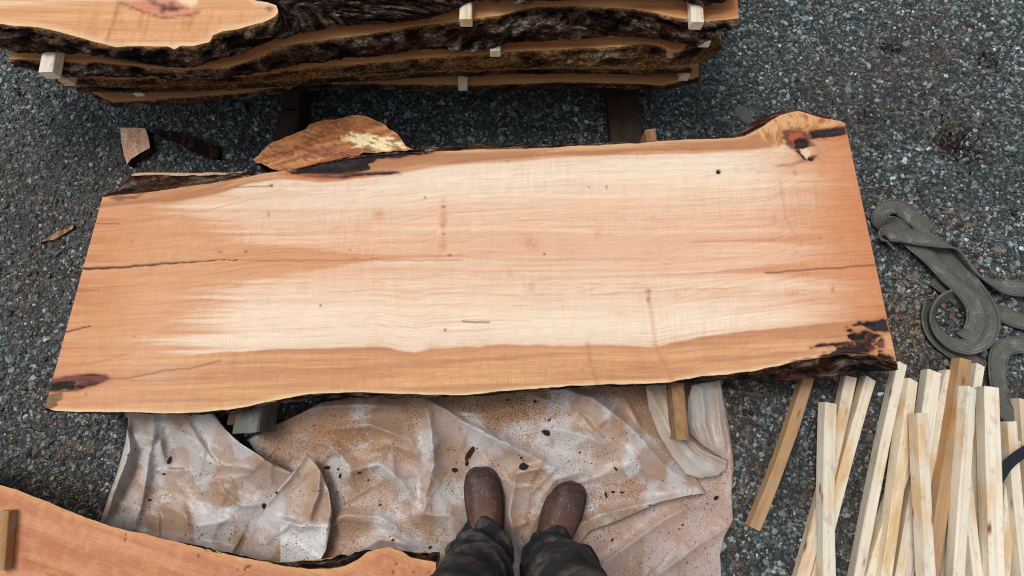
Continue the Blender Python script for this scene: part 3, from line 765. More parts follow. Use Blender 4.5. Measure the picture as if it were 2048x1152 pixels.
def top_colour(px, py, x, y, seed, tone):
    c = stack_colour(px, py, x, y, seed, 1.0)
    c = mix(c, lin(240, 196, 146, K)[None], ss(40, 95, py + 12 * (fbm(px / 40, py / 8, 5) - .5) - np.interp(px, [0, 150, 230, 400], [0, 15, 35, 30])) * .8)
    c = mix(c, lin(236, 186, 140, K)[None], .5)
    ray = fbm((px + py * .25) / 7, py / 45, seed + 4, 3)
    c = mix(c, lin(190, 122, 76, K)[None], ss(.52, .75, ray) * .5 * np.exp(-((px - 330) / 200) ** 2) * ss(5, 30, py))
    n = (fbm(px / 14, py / 5, 66, 4) - .5) * 16
    def reg(poly, colr, soft, k):
        nonlocal c
        s = poly_sdf(px, py, poly) + n
        c = mix(c, lin(*colr)[None], (1 - ss(-soft, soft, s)) * k)
    reg([(232, -12), (400, -14), (392, 16), (370, 30), (330, 34), (290, 24), (255, 8)], (196, 128, 110), 6, .8)
    reg([(318, 14), (345, 8), (372, 16), (350, 24), (326, 24)], (84, 46, 48), 4, .9)
    reg([(262, -14), (312, -14), (318, 6), (300, 8)], (98, 50, 46), 4, .8)
    reg([(345, -16), (398, -16), (392, 12), (365, 8)], (250, 216, 176), 5, .8)
    d = line_d(px, py, [(240, -5), (238, 8), (222, 60), (212, 84)])
    c = mix(c, lin(150, 92, 60, K)[None], np.exp(-(d / 3.5) ** 2) * .6)
    d = line_d(px, py, [(240, 5), (290, 26), (330, 36), (380, 30), (400, 22)])
    c = mix(c, lin(140, 66, 50, K)[None], np.exp(-(d / 2.5) ** 2) * .8)
    d = np.hypot((px - 539) / 8, (py - 16) / 7)
    c = mix(c, lin(92, 56, 44)[None], (1 - ss(.5, 1.1, d)) * .9)
    d = poly_sdf(px, py, np.array([a for a, b in S1], float))
    c = mix(c, lin(248, 222, 188, K)[None], np.exp(-(d / 7) ** 2) * .7)
    return c

S1 = [((-330, 20), (-330, 62)), ((-120, 36), (-120, 70)), ((-20, 46), (-30, 78)), ((40, 52), (20, 98)), ((85, 56), (80, 104)), ((125, 64), (130, 106)), ((160, 76), (185, 109)), ((200, 86), (215, 111)), ((228, 95), (235, 115)), ((255, 93), (262, 122)),
      ((300, 92), (300, 128)), ((335, 92), (335, 132)), ((350, 98), (352, 132)), ((362, 90), (372, 131)), ((385, 92), (392, 129)), ((405, 86), (415, 122)), ((420, 84), (430, 117)), ((425, 72), (446, 112)), ((445, 63), (468, 108)), ((480, 58), (505, 98)),
      ((510, 49), (530, 88)), ((535, 42), (552, 79)), ((550, 33), (570, 72)), ((557, 23), (586, 68)), ((553, 10), (604, 64)), ((538, 5), (640, 58)), ((510, 2), (700, 50)), ((500, -8), (740, 49)), ((560, -30), (790, 46)), ((680, -48), (850, 40)), ((800, -55), (900, 24)),
      ((860, -58), (930, 8)), ((930, -60), (965, 0)), ((1000, -62), (1010, 3)), ((1050, -62), (1045, 9)), ((1090, -62), (1085, 2)), ((1200, -62), (1180, -6)), ((1340, -60), (1350, -6)), ((1380, -56), (1380, 8)), ((1410, -56), (1405, 13)), ((1440, -56), (1440, 10)), ((1470, -58), (1470, -8))]
S2 = [((20, 118), (38, 122)), ((75, 121), (80, 140)), ((125, 123), (125, 150)), ((200, 126), (200, 150)), ((260, 131), (260, 150)), ((300, 138), (300, 148)), ((350, 139), (350, 147)), ((400, 138), (400, 146)), ((450, 135), (462, 150)), ((500, 122), (520, 142)), ((530, 108), (560, 134)), ((560, 96), (600, 128)),
      ((600, 86), (640, 122)), ((680, 75), (700, 115)), ((760, 65), (780, 108)), ((830, 53), (840, 100)), ((880, 47), (890, 97)), ((920, 42), (915, 102)), ((960, 36), (945, 103)), ((1005, 31), (985, 95)), ((1040, 19), (1010, 88)), ((1090, 13), (1070, 84)), ((1150, 12), (1140, 80)), ((1200, 14), (1210, 73)), ((1270, 18), (1280, 72)),
      ((1320, 28), (1320, 78)), ((1370, 38), (1355, 84)), ((1415, 43), (1400, 86)), ((1450, 41), (1440, 66)), ((1478, 37), (1466, 48))]
S3 = [((110, 156), (122, 160)), ((240, 157), (240, 166)), ((400, 153), (400, 162)), ((470, 152), (470, 161)), ((560, 143), (560, 156)), ((640, 133), (640, 150)), ((720, 127), (720, 147)), ((800, 120), (800, 143)), ((880, 114), (880, 140)), ((960, 108), (960, 138)), ((1050, 102), (1050, 135)), ((1120, 99), (1120, 133)),
      ((1200, 95), (1200, 132)), ((1250, 92), (1250, 133)), ((1290, 88), (1290, 134)), ((1315, 90), (1310, 134)), ((1330, 96), (1325, 133)), ((1342, 104), (1340, 130)), ((1358, 103), (1362, 128)), ((1369, 95), (1385, 126)), ((1374, 84), (1405, 122)), ((1390, 62), (1425, 112)), ((1430, 55), (1443, 96))]
S4 = [((150, 172), (160, 178)), ((300, 172), (300, 180)), ((420, 167), (420, 175)), ((560, 160), (560, 168)), ((700, 151), (700, 158)), ((800, 146), (800, 150)), ((900, 142), (900, 146)), ((1000, 139), (1000, 143)), ((1100, 136), (1100, 141)), ((1200, 136), (1200, 140)), ((1290, 138), (1290, 142)), ((1350, 135), (1350, 140)), ((1385, 132), (1380, 138))]
S5 = [((188, 186), (200, 190)), ((225, 205), (230, 207)), ((290, 200), (290, 204)), ((400, 193), (400, 198)), ((500, 184), (500, 189)), ((560, 172), (560, 178)), ((660, 166), (660, 172)), ((740, 165), (740, 172)), ((820, 168), (820, 175)), ((900, 170), (900, 176)), ((1000, 169), (1000, 174)), ((1100, 165), (1100, 171)), ((1160, 163), (1160, 168)),
      ((1230, 166), (1230, 168)), ((1280, 168), (1280, 170)), ((1325, 170), (1325, 171)), ((1350, 165), (1350, 167)), ((1398, 153), (1398, 155))]
build_stack_slab('top slab of the pile, orange sawn face with red knot and thick black bark', .520, .462, S1, 31, .95, red=.15, light=1.0, colour=top_colour, rough=.014)
build_stack_slab('second slab of the pile, pale ribbon of wood between two bands of black bark', .432, .374, S2, 32, .92, red=.4, light=.9, rough=.014)
build_stack_slab('third slab of the pile with mossy brown bark and torn fibres', .346, .288, S3, 33, .9, red=.2, moss=.8, light=1.0)
build_stack_slab('thin brown slab second from the bottom of the pile', .262, .206, S4, 34, .75, red=.3, moss=.6, light=.9, rough=.006)
build_stack_slab('bottom slab of the pile with a smooth light brown front edge', .180, .124, S5, 35, .85, red=.3, moss=.3, rough=.006, light=.9)

# ------------------------------------------------------------------ sticks: one mesh builder for every sawn stick
def stick(name, a, b, wd, th, mat, roll=0.0, seed=0, bow=0.0, twist=0.0, cutk=0.12):
    """a, b: world points of the middle of the TOP face at each end; box with worn edges, slight bow and twist; origin at a"""
    a = Vector(a); b = Vector(b); L = (b - a).length
    rs = random.Random(seed)
    xa = (b - a).normalized(); ya = Vector((0, 0, 1)).cross(xa).normalized(); za = xa.cross(ya)
    bm = bmesh.new(); ns = 14
    bev = min(wd, th) * .07
    prof = []
    for sy, sz in ((1, 0), (1, -1), (-1, -1), (-1, 0)):
        yy = sy * wd / 2; zz = 0 if sz == 0 else -th
        if (sy, sz) == (1, 0): prof += [(yy - bev, zz), (yy, zz - bev)]
        elif (sy, sz) == (1, -1): prof += [(yy, zz + bev), (yy - bev, zz)]
        elif (sy, sz) == (-1, -1): prof += [(yy + bev, zz), (yy, zz + bev)]
        else: prof += [(yy, zz - bev), (yy + bev, zz)]
    rings = []
    skew = [rs.uniform(-cutk, cutk) * wd for _ in range(2)]
    for i in range(ns):
        t = i / (ns - 1)
        rr = roll + twist * (t - .5)
        r = []
        for (yy, zz) in prof:
            j = 1 + .03 * math.sin(9 * t + seed) + rs.uniform(-.02, .02)
            y2 = yy * j; z2 = zz + th / 2
            y3 = y2 * math.cos(rr) - z2 * math.sin(rr); z3 = y2 * math.sin(rr) + z2 * math.cos(rr) - th / 2
            xx = t * L + (skew[0] * yy / wd * (1 - t) + skew[1] * yy / wd * t)
            r.append(bm.verts.new((xx, y3 + bow * 4 * t * (1 - t), z3)))
        rings.append(r)
    for i in range(ns - 1):
        for k in range(8):
            bm.faces.new((rings[i][k], rings[i + 1][k], rings[i + 1][(k + 1) % 8], rings[i][(k + 1) % 8]))
    bm.faces.new(rings[0]); bm.faces.new(list(reversed(rings[-1])))
    bmesh.ops.recalc_face_normals(bm, faces=bm.faces)
    me = bpy.data.meshes.new(name); bm.to_mesh(me); bm.free(); me.materials.append(mat)
    o = bpy.data.objects.new(name, me); COL.objects.link(o)
    o.matrix_world = Matrix.Translation(a) @ Matrix((xa, ya, za)).transposed().to_4x4()
    return o

def stick_px(name, p0, z0, p1, z1, wd, th, mat, label, cat, group=None, **kw):
    o = stick(name, V(p0[0], p0[1], z0), V(p1[0], p1[1], z1), wd, th, mat, **kw)
    return tag(o, label, cat, group)

# stickers between the slabs of the pile (near end given in pixels, running straight back)
def sticker(px, py, z_top, wd, th, label, seed, back=1.6, dx=0.0):
    a = V(px, py, z_top); b = Vector((a.x + dx, back, z_top))
    o = stick('sticker', a, b, wd, th, M_stick, seed=seed, cutk=.03)
    return tag(o, label, 'sticker', 'stickers in the slab pile')
sticker(90, 144, .462, .036, .029, 'long pale sticker jutting from the left end of the pile, topmost there', 1, dx=-.02)
sticker(126, 160, .374, .032, .027, 'short pale sticker stub beside the jutting sticker on the left end of the pile', 2)
sticker(931, 38, .462, .033, .029, 'whitish sticker end over the middle knot of the pile', 3)
sticker(990, 101, .3735, .030, .0265, 'brown sticker end between second and third slab, middle of the pile', 4)
sticker(1396, 44, .4615, .034, .029, 'whitish sticker end at the right end of the pile, under the top slab', 5, dx=.02)
sticker(1412, 82, .3735, .031, .0265, 'yellowish sticker end below the whitish one on the right end of the pile', 6)
sticker(925, 172, .2055, .027, .0250, 'pale sticker end lying on the bottom slab, middle of the pile', 7)
sticker(1370, 152, .2055, .030, .0250, 'pale sticker end lying on the bottom slab at its right end', 8)
sticker(270, 183, .2055, .030, .0250, 'dull sticker end low in the left part of the pile', 9)
sticker(700, 140, .2875, .030, .0250, 'brown sticker deep between third and fourth slab', 10)
sticker(1240, 118, .2875, .030, .0250, 'dark sticker deep behind the torn mossy bark', 11)

# bearers
def bearer(p0, p1, z, wd, th, mat, label, seed, roll=0):
    o = stick('bearer', V(p0[0], p0[1], z), V(p1[0], p1[1], z), wd, th, mat, seed=seed, roll=roll)
    return tag(o, label, 'beam', 'bearers under the slabs')
bearer((490, 866), (525, 600), .1295, .072, .12, M_beam_grey, 'grey weathered bearer poking out of the front of the maple slab', 21)
bearer((528, 585), (576, 222), .1290, .070, .12, M_beam_dark, 'dark brown bearer poking out behind the maple slab beside the side lobe', 26)
bearer((466, 850), (512, 560), .1290, .035, .12, M_beam, 'narrow brown board standing against the grey bearer', 27)
bearer((1367, 880), (1301, 258), .1295, .036, .12, M_beam_sand, 'sawdust covered brown bearer under the right part of the maple slab', 22)
b = V(578, 215, .1235); stk = stick('bearer', b, Vector((b.x - .03, 1.72, .1235)), .062, .105, M_beam_dark, seed=23); tag(stk, 'brown bearer poking out from under the left part of the pile', 'beam', 'bearers under the slabs')  # shade under the pile is put into the colour: darker beam material
b = V(1255, 292, .06); stk = stick('bearer', b, Vector((b.x - .02, 1.72, .06)), .105, .06, M_beam_dark, seed=24); tag(stk, 'almost black low plank running from the maple slab under the pile', 'beam', 'bearers under the slabs')
b = V(1262, 160, .1235); stk = stick('bearer', b, Vector((b.x, 1.72, .1235)), .09, .0625, M_beam_dark, seed=25); tag(stk, 'dark block on the black plank carrying the right part of the pile', 'beam', 'bearers under the slabs')

# ------------------------------------------------------------------ plastic sheet
def ridge(px, py, pts, h, w1, w2=None):
    """height of a fold along a polyline; w1 on its left side, w2 on its right"""
    w2 = w2 or w1
    best = np.full(px.shape, 1e9); side = np.zeros(px.shape); tt = np.zeros(px.shape)
    acc = 0.0; tot = sum(math.dist(a, b) for a, b in zip(pts[:-1], pts[1:]))
    for a, b in zip(pts[:-1], pts[1:]):
        a = np.array(a, float); b = np.array(b, float); e = b - a; l = np.hypot(*e)
        t = np.clip(((px - a[0]) * e[0] + (py - a[1]) * e[1]) / (e @ e), 0, 1)
        d = np.hypot(px - a[0] - e[0] * t, py - a[1] - e[1] * t)
        s = e[0] * (py - a[1]) - e[1] * (px - a[0])
        k = d < best
        best = np.where(k, d, best); side = np.where(k, s, side); tt = np.where(k, (acc + t * l) / tot, tt)
        acc += l
    ww = np.where(side > 0, w2, w1)
    return h * np.exp(-(best / ww) ** 1.12) * np.sin(np.pi * np.clip(tt * .9 + .05, 0, 1)) ** .5

FOLDS = [([(860, 800), (930, 845), (1000, 880), (1090, 925)], .026, 9, 26), ([(850, 800), (862, 860), (866, 930), (850, 1000)], .030, 24, 10), ([(1100, 770), (1190, 800), (1240, 840), (1300, 900), (1345, 945), (1410, 985)], .028, 12, 40),
         ([(1410, 985), (1330, 1000), (1200, 1030), (1140, 1060)], .020, 30, 8), ([(1025, 950), (1060, 940), (1150, 930)], .016, 14, 20), ([(1030, 960), (1018, 1030), (1030, 1110)], .014, 12, 8), ([(640, 860), (740, 850), (820, 880), (850, 930)], .022, 30, 14),
         ([(700, 940), (760, 930), (800, 960), (830, 1010)], .020, 20, 12), ([(640, 1060), (690, 1030), (760, 1035), (800, 1060)], .018, 16, 26), ([(740, 900), (780, 890), (830, 905)], .012, 16, 12), ([(1080, 850), (1160, 870), (1230, 900)], .014, 26, 22),
         ([(1080, 1000), (1110, 960), (1180, 940)], .016, 14, 20), ([(1190, 960), (1260, 930), (1330, 960)], .010, 30, 24), ([(820, 1030), (900, 1030), (930, 1060)], .020, 18, 22), ([(560, 830), (640, 815), (720, 810), (800, 815)], .02, 26, 14), ([(900, 820), (960, 830), (1050, 815)], .012, 18, 14),
         ([(700, 1110), (760, 1080), (830, 1090)], .016, 18, 14), ([(600, 880), (660, 890), (700, 930), (710, 990)], .014, 18, 18), ([(1250, 800), (1275, 850), (1330, 905)], .014, 24, 18)]
FOLDS_L = [([(255, 850), (262, 900), (240, 960), (215, 1030)], .030, 10, 16), ([(310, 850), (300, 920), (285, 1000), (270, 1060)], .018, 12, 26), ([(430, 835), (470, 880), (540, 930), (600, 955)], .034, 14, 34), ([(280, 870), (320, 880), (330, 930)], .014, 14, 10),
           ([(330, 1010), (400, 1050), (470, 1040)], .014, 30, 24), ([(380, 900), (430, 930), (500, 940)], .010, 30, 20), ([(300, 1080), (380, 1090), (470, 1110)], .016, 14, 22), ([(440, 980), (480, 1010), (520, 1010)], .012, 16, 16), ([(345, 860), (390, 880), (400, 910)], .012, 20, 14)]
FOLDS_R = [([(1180, 1152), (1260, 1090), (1330, 1040), (1420, 990)], .012, 14, 14), ([(1300, 1160), (1370, 1110), (1460, 1050)], .010, 10, 10), ([(1440, 800), (1460, 900), (1462, 1000)], .010, 10, 14)]
FOLDS_F = [([(612, 906), (580, 960), (535, 1010)], .010, 8, 14), ([(640, 940), (636, 990), (620, 1040)], .016, 8, 12), ([(655, 960), (662, 1020), (650, 1090)], .014, 10, 8), ([(560, 1042), (600, 1050), (650, 1048)], .012, 5, 8)]
FOLDS_C = [([(1300, 785), (1335, 860), (1370, 905), (1400, 935), (1440, 952)], .022, 14, 26), ([(1345, 775), (1355, 850), (1395, 895), (1455, 925)], .024, 8, 8), ([(1330, 800), (1345, 860), (1385, 905), (1430, 932)], .016, 5, 12)]
FOLDS_D = [([(1405, 780), (1408, 850), (1430, 905)], .018, 5, 14), ([(1432, 780), (1440, 850), (1450, 900)], .014, 8, 6), ([(1385, 790), (1384, 850), (1400, 880)], .010, 4, 8)]

def sheet_h(px, py, folds, base):
    h = base + .0035 * (fbm(px / 60, py / 60, 201, 4) - .5) + .0025 * (fbm(px / 16, py / 16, 202, 3) - .5)
    wx = px + 9 * (fbm(px / 70, py / 70, 203) - .5); wy = py + 9 * (fbm(px / 70, py / 70, 204) - .5)
    for f in folds: h = h + ridge(wx, wy, f[0], f[1] * 1.7, f[2], f[3] if len(f) > 3 else None)
    # taut creases of thin film: short straight ridges with flat facets between
    for x0, y0, x1, y1, hh, w1, w2 in CREASES:
        k = (px > min(x0, x1) - 60) & (px < max(x0, x1) + 60) & (py > min(y0, y1) - 60) & (py < max(y0, y1) + 60)
        if k.any(): h[k] += ridge(wx[k], wy[k], [(x0, y0), (x1, y1)], hh, w1, w2)
    return h
def _creases():
    rs = np.random.RandomState(12); out = []
    for i in range(120):
        x = rs.uniform(210, 1460); y = rs.uniform(790, 1170); a = rs.choice([.5, 2.5, 1.2, 2.0]) + rs.normal(0, .35); l = rs.uniform(25, 110)
        out.append((x, y, x + l * math.cos(a), y + l * math.sin(a), rs.uniform(.002, .010), rs.uniform(2.5, 6), rs.uniform(7, 24)))
    return out
CREASES = _creases()

def mat_sheet():
    m = NT('dusty_polythene')
    c = m('Attribute', attribute_name='Col').outputs['Color']
    p = m('NewGeometry').outputs['Position']
    sp = m.noise(p, 260, 3, 0.7); sp2 = m.noise(p, 420, 2, 0.6)
    amt = m('Attribute', attribute_name='grain').outputs['Vector']
    dm = m('SeparateXYZ', {0: amt}).outputs[0]
    th = m('Math', {0: sp, 1: dm}, operation='ADD').outputs[0]
    dust = m.ramp(sp2, [(0.3, tuple(lin(84, 52, 34, K))), (0.5, tuple(lin(168, 118, 82, K))), (0.68, tuple(lin(222, 186, 146, K)))])
    mask = m.ramp(th, [(0.74, g(0)), (0.83, g(1))])
    col = m.mul(c, dust, mask, 'MIX')
    dk = m.noise(p, 190, 3, 0.6)
    col = m.mul(col, m.ramp(dk, [(0.285, (0.14, 0.10, 0.08)), (0.335, g(1.0))]))
    m.set('Base Color', col)
    m.set('Roughness', m.ramp(mask, [(0, g(0.30)), (1, g(0.8))]))
    m.set('Specular IOR Level', 0.4)
    m.set('Normal', m.bump(sp, 0.35, 0.0015))
    # thin film: part of the light passes through
    tr = m('BsdfTranslucent', {'Color': col}).outputs[0]
    mx = m('MixShader', {0: 0.10, 1: m.b.outputs[0], 2: tr}).outputs[0]
    m.t.links.new(mx, m.n['Material Output'].inputs['Surface'])
    return m.m
M_sheet = mat_sheet()

def build_sheet():
    root = empty('plastic_sheet', V(900, 950, 0.0), 'crumpled translucent plastic sheet dusted with sawdust under the boots', 'plastic sheet')
    layers = [
        ('sheet_layer', [(1330, 768), (1440, 762), (1452, 820), (1462, 880), (1468, 930), (1463, 985), (1466, 1040), (1448, 1075), (1440, 1110), (1444, 1170), (1430, 1260), (1050, 1260), (1050, 1000), (1200, 880)], FOLDS_R, .009, .0, 0.24, 210),
        ('sheet_layer', [(496, 880), (520, 866), (545, 852), (600, 828), (640, 805), (700, 795), (720, 760), (1100, 740), (1290, 740), (1320, 790), (1340, 850), (1362, 900), (1385, 945), (1412, 986), (1370, 992), (1320, 1004), (1240, 1040), (1180, 1062), (1152, 1095), (1140, 1160), (1120, 1260), (540, 1260), (545, 1100), (560, 1000), (520, 920)], FOLDS, .016, .05, .29, 211),
        ('folded_flap', [(258, 800), (400, 800), (432, 832), (450, 858), (480, 886), (530, 918), (575, 940), (600, 952), (585, 985), (555, 1030), (520, 1090), (480, 1150), (440, 1200), (150, 1200), (196, 1060), (212, 1010), (236, 940), (250, 890), (256, 850)], FOLDS_L, .030, -.02, .22, 212),
        ('folded_flap', [(612, 906), (628, 922), (645, 948), (658, 985), (664, 1025), (660, 1060), (652, 1100), (640, 1122), (610, 1132), (560, 1136), (480, 1140), (478, 1110), (495, 1075), (515, 1045), (540, 1000), (575, 955), (600, 930)], FOLDS_F, .050, .02, .22, 213),
        ('rolled_fold', [(1288, 750), (1345, 750), (1352, 800), (1358, 842), (1380, 880), (1415, 905), (1455, 920), (1452, 938), (1435, 952), (1400, 957), (1372, 948), (1345, 915), (1318, 870), (1298, 820)], FOLDS_C, .024, -.12, .17, 214),
        ('rolled_fold', [(1376, 800), (1384, 770), (1440, 760), (1452, 840), (1462, 890), (1456, 922), (1425, 905), (1398, 886), (1380, 868), (1374, 840)], FOLDS_D, .018, -.08, .20, 215)]
    tops = []
    for nm, poly, folds, base, tone, dusty, seed in layers:
        v2, f = cdt(poly, 2.8, .25, seed)
        px, py = v2[:, 0], v2[:, 1]
        n = fbm(px / 12, py / 12, seed, 4) - .5
        h = sheet_h(px, py, folds, base)
        if seed in (214, 215): h = h + .045 * ss(850, 765, py)
        w = P(px, py, h)
        # ragged, slightly lifted hem
        clean = lin(208, 204, 202, K); lilac = lin(196, 174, 162, K); buff = lin(182, 150, 124, K); white = lin(236, 238, 238, K)
        t = fbm(px / 70, py / 50, seed + 1, 4)
        c = mix(lilac[None], buff[None], ss(.40, .64, t) * .8)
        c = c * (0.80 + .36 * fbm(px / 30, py / 24, seed + 7, 5, .6))[:, None]
        c = mix(c, clean[None], ss(.5, .66, fbm(px / 45, py / 55, seed + 2, 4)))
        if nm == 'rolled_fold': c = mix(c, lin(208, 200, 186, K)[None], .5)
        if seed == 213: c = mix(c, white[None], ss(1040, 1056, py) * (px > 560))
        if seed == 210: c = mix(c, lin(200, 170, 158, K)[None], .6)
        dm = dusty - .055 + .17 * (fbm(px / 55, py / 45, seed + 4, 5, .62) - .5) * 2
        if seed == 211:
            dm += .16 * np.exp(-(((px - 690) / 120) ** 2 + ((py - 870) / 40) ** 2)) + .10 * np.exp(-(((px - 1010) / 90) ** 2 + ((py - 830) / 40) ** 2)) + .06 * ss(900, 780, py)
            c = mix(c, lin(150, 118, 92, K)[None], .6 * np.exp(-(((px - 690) / 130) ** 2 + ((py - 850) / 30) ** 2)))
        hl = h - base                                   # dust slides off the folds and gathers in the hollows
        dm = dm - 5 * np.clip(hl - .010, 0, .03)
        o = make(nm, w, f, M_sheet, col=c, gv=np.stack([dm, dm * 0, dm * 0], 1)); child(o, root)
        md = o.modifiers.new('film', 'SOLIDIFY'); md.thickness = .0006; md.offset = -1
        tops.append((np.array(poly, float), folds, base))
    return tops
SHEETS = build_sheet()

def sheet_top(px, py):
    z = 0.004
    for poly, folds, base in SHEETS:
        if poly_sdf(np.array([px], float), np.array([py], float), poly)[0] < 0:
            z = max(z, float(sheet_h(np.array([px], float), np.array([py], float), folds, base)[0]))
    return z

# ------------------------------------------------------------------ bark chips on the sheet
def chip_mesh(seed):
    rs = random.Random(seed); bm = bmesh.new(); n = 9
    top, bot = [], []
    for i in range(n):
        a = 2 * math.pi * i / n; r = rs.uniform(.7, 1.1)
        top.append(bm.verts.new((r * math.cos(a), r * math.sin(a) * .9, .30 + rs.uniform(-.15, .15)))); bot.append(bm.verts.new((1.05 * r * math.cos(a), 1.05 * r * math.sin(a), 0)))
    cen = bm.verts.new((rs.uniform(-.3, .3), rs.uniform(-.3, .3), .5))
    for i in range(n):
        j = (i + 1) % n
        bm.faces.new((top[i], top[j], cen)); bm.faces.new((bot[i], bot[j], top[j], top[i]))
    bm.faces.new(list(reversed(bot)))
    me = bpy.data.meshes.new('bark_chip'); bm.to_mesh(me); bm.free(); me.materials.append(M_chip)
    return me
mc = NT('chip_bark'); pp = mc('TexCoord').outputs['Object']
mc.set('Base Color', mc.ramp(mc.noise(pp, 2.2, 4, .6), [(0.3, (0.012, 0.009, 0.008)), (0.7, (0.07, 0.045, 0.035))])); mc.set('Roughness', .85)
mc.set('Normal', mc.bump(mc.noise(pp, 3, 4, .7), .8, .3)); M_chip = mc.m
CH = [chip_mesh(i) for i in range(5)]
def chip(px, py, l, w, ang, label, i, cat='bark chip', z=None, grp='bark chips on the plastic sheet'):
    o = bpy.data.objects.new('bark_chip', CH[i % 5]); COL.objects.link(o)
    z = sheet_top(px, py) if z is None else z
    o.location = V(px, py, z + .0005); s = 1.58 / FPX
    o.scale = (l * s / 2, w * s / 2, min(l, w) * s * .7); o.rotation_euler = (0, 0, math.radians(ang))
    return tag(o, label, cat, grp)
chip(943, 902, 46, 12, 55, 'long black bark sliver lying above the toe of the left boot', 0)
chip(934, 927, 12, 8, 60, 'small bark chip between the long sliver and the left boot', 1)
chip(1047, 933, 20, 15, 15, 'chunky dark bark chip between the two boots', 2)
chip(1092, 865, 13, 20, 80, 'dark bark chip on the sheet between boots and maple slab', 3)
SM = 'small black bark chip scattered on the crumpled plastic sheet'
for i, (x, y, l, w_, a) in enumerate([(909, 940, 9, 14, 70), (1043, 915, 8, 5, 30), (1099, 840, 10, 4, 60), (1232, 938, 11, 5, -50), (1212, 990, 14, 6, -70), (1226, 984, 8, 5, 20), (1244, 985, 9, 5, -20), (1432, 996, 12, 8, 40), (339, 920, 8, 16, -10), (329, 948, 10, 5, 10), (655, 935, 14, 8, 10),
                                        (681, 951, 7, 13, -20), (718, 945, 9, 6, 20), (677, 938, 6, 6, 0), (529, 1013, 15, 11, -40), (298, 1000, 8, 5, 0), (553, 985, 6, 5, 0), (1070, 803, 9, 6, 20), (1015, 800, 8, 5, 0), (1160, 905, 7, 4, 30), (760, 1010, 7, 4, 50), (737, 960, 6, 4, 10), (860, 1095, 8, 5, 40), (786, 1080, 7, 5, 0), (1300, 1010, 7, 4, 20), (1365, 1050, 6, 4, 0), (1225, 1080, 9, 4, 50)]):
    chip(x, y, l, w_, a, SM, i)

def sheet_specks(name, label, n, size, cols, seed):
    rs = np.random.RandomState(seed)
    px = rs.uniform(205, 1468, n * 2); py = rs.uniform(775, 1165, n * 2)
    z = np.full(px.shape, -1.0)
    for poly, folds, base in SHEETS:
        ins = poly_sdf(px, py, poly) < -3
        if len(poly) in (14, 10) and base > .015 and poly[0, 0] > 1280: z[ins] = -1; continue
        z[ins] = np.maximum(z[ins], sheet_h(px[ins], py[ins], folds, base))
    k = (z > 0) & (rs.rand(len(px)) < .25 + 1.1 * ss(.38, .62, fbm(px / 55, py / 45, 215, 5, .62)))
    px, py, z = px[k][:n], py[k][:n], z[k][:n]
    c0 = P(px, py, z + .0008); m_ = len(px)
    an = rs.uniform(0, 6.28, m_); L = size[0] * (size[1] / size[0]) ** (rs.rand(m_) ** 2); W = L * rs.uniform(.25, .7, m_)
    d = np.stack([np.cos(an), np.sin(an), an * 0], 1) * L[:, None]; s_ = np.stack([-np.sin(an), np.cos(an), an * 0], 1) * W[:, None]
    up = np.zeros((m_, 3)); up[:, 2] = W * .5 + .0005
    v = np.stack([c0 - d, c0 + s_, c0 + d, c0 - s_, c0 + up], 1).reshape(-1, 3)
    i = np.arange(m_)[:, None] * 5
    f = np.stack([i + np.array([a]) for a in ((0, 1, 4), (1, 2, 4), (2, 3, 4), (3, 0, 4))], 1).reshape(-1, 3)
    cl = np.array(cols)[rs.randint(0, len(cols), m_)] * rs.uniform(.6, 1.2, m_)[:, None]
    m = NT(name); m.set('Base Color', m('Attribute', attribute_name='Col').outputs['Color']); m.set('Roughness', .9)
    o = make(name, v, f, m.m, col=np.repeat(cl, 5, 0), smooth=False); tag(o, label, 'debris'); o['kind'] = 'stuff'
sheet_specks('bark_crumbs', 'fine black and brown bark crumbs on the plastic sheet', 5000, (.0007, .0038), [lin(30, 22, 18), lin(52, 36, 28), lin(84, 56, 40)], 91)
sheet_specks('sawdust', 'orange and cream sawdust flecks on the plastic sheet', 9000, (.0010, .0030), [lin(188, 132, 86, K), lin(214, 168, 118, K), lin(158, 104, 66, K), lin(232, 204, 168, K)], 92)

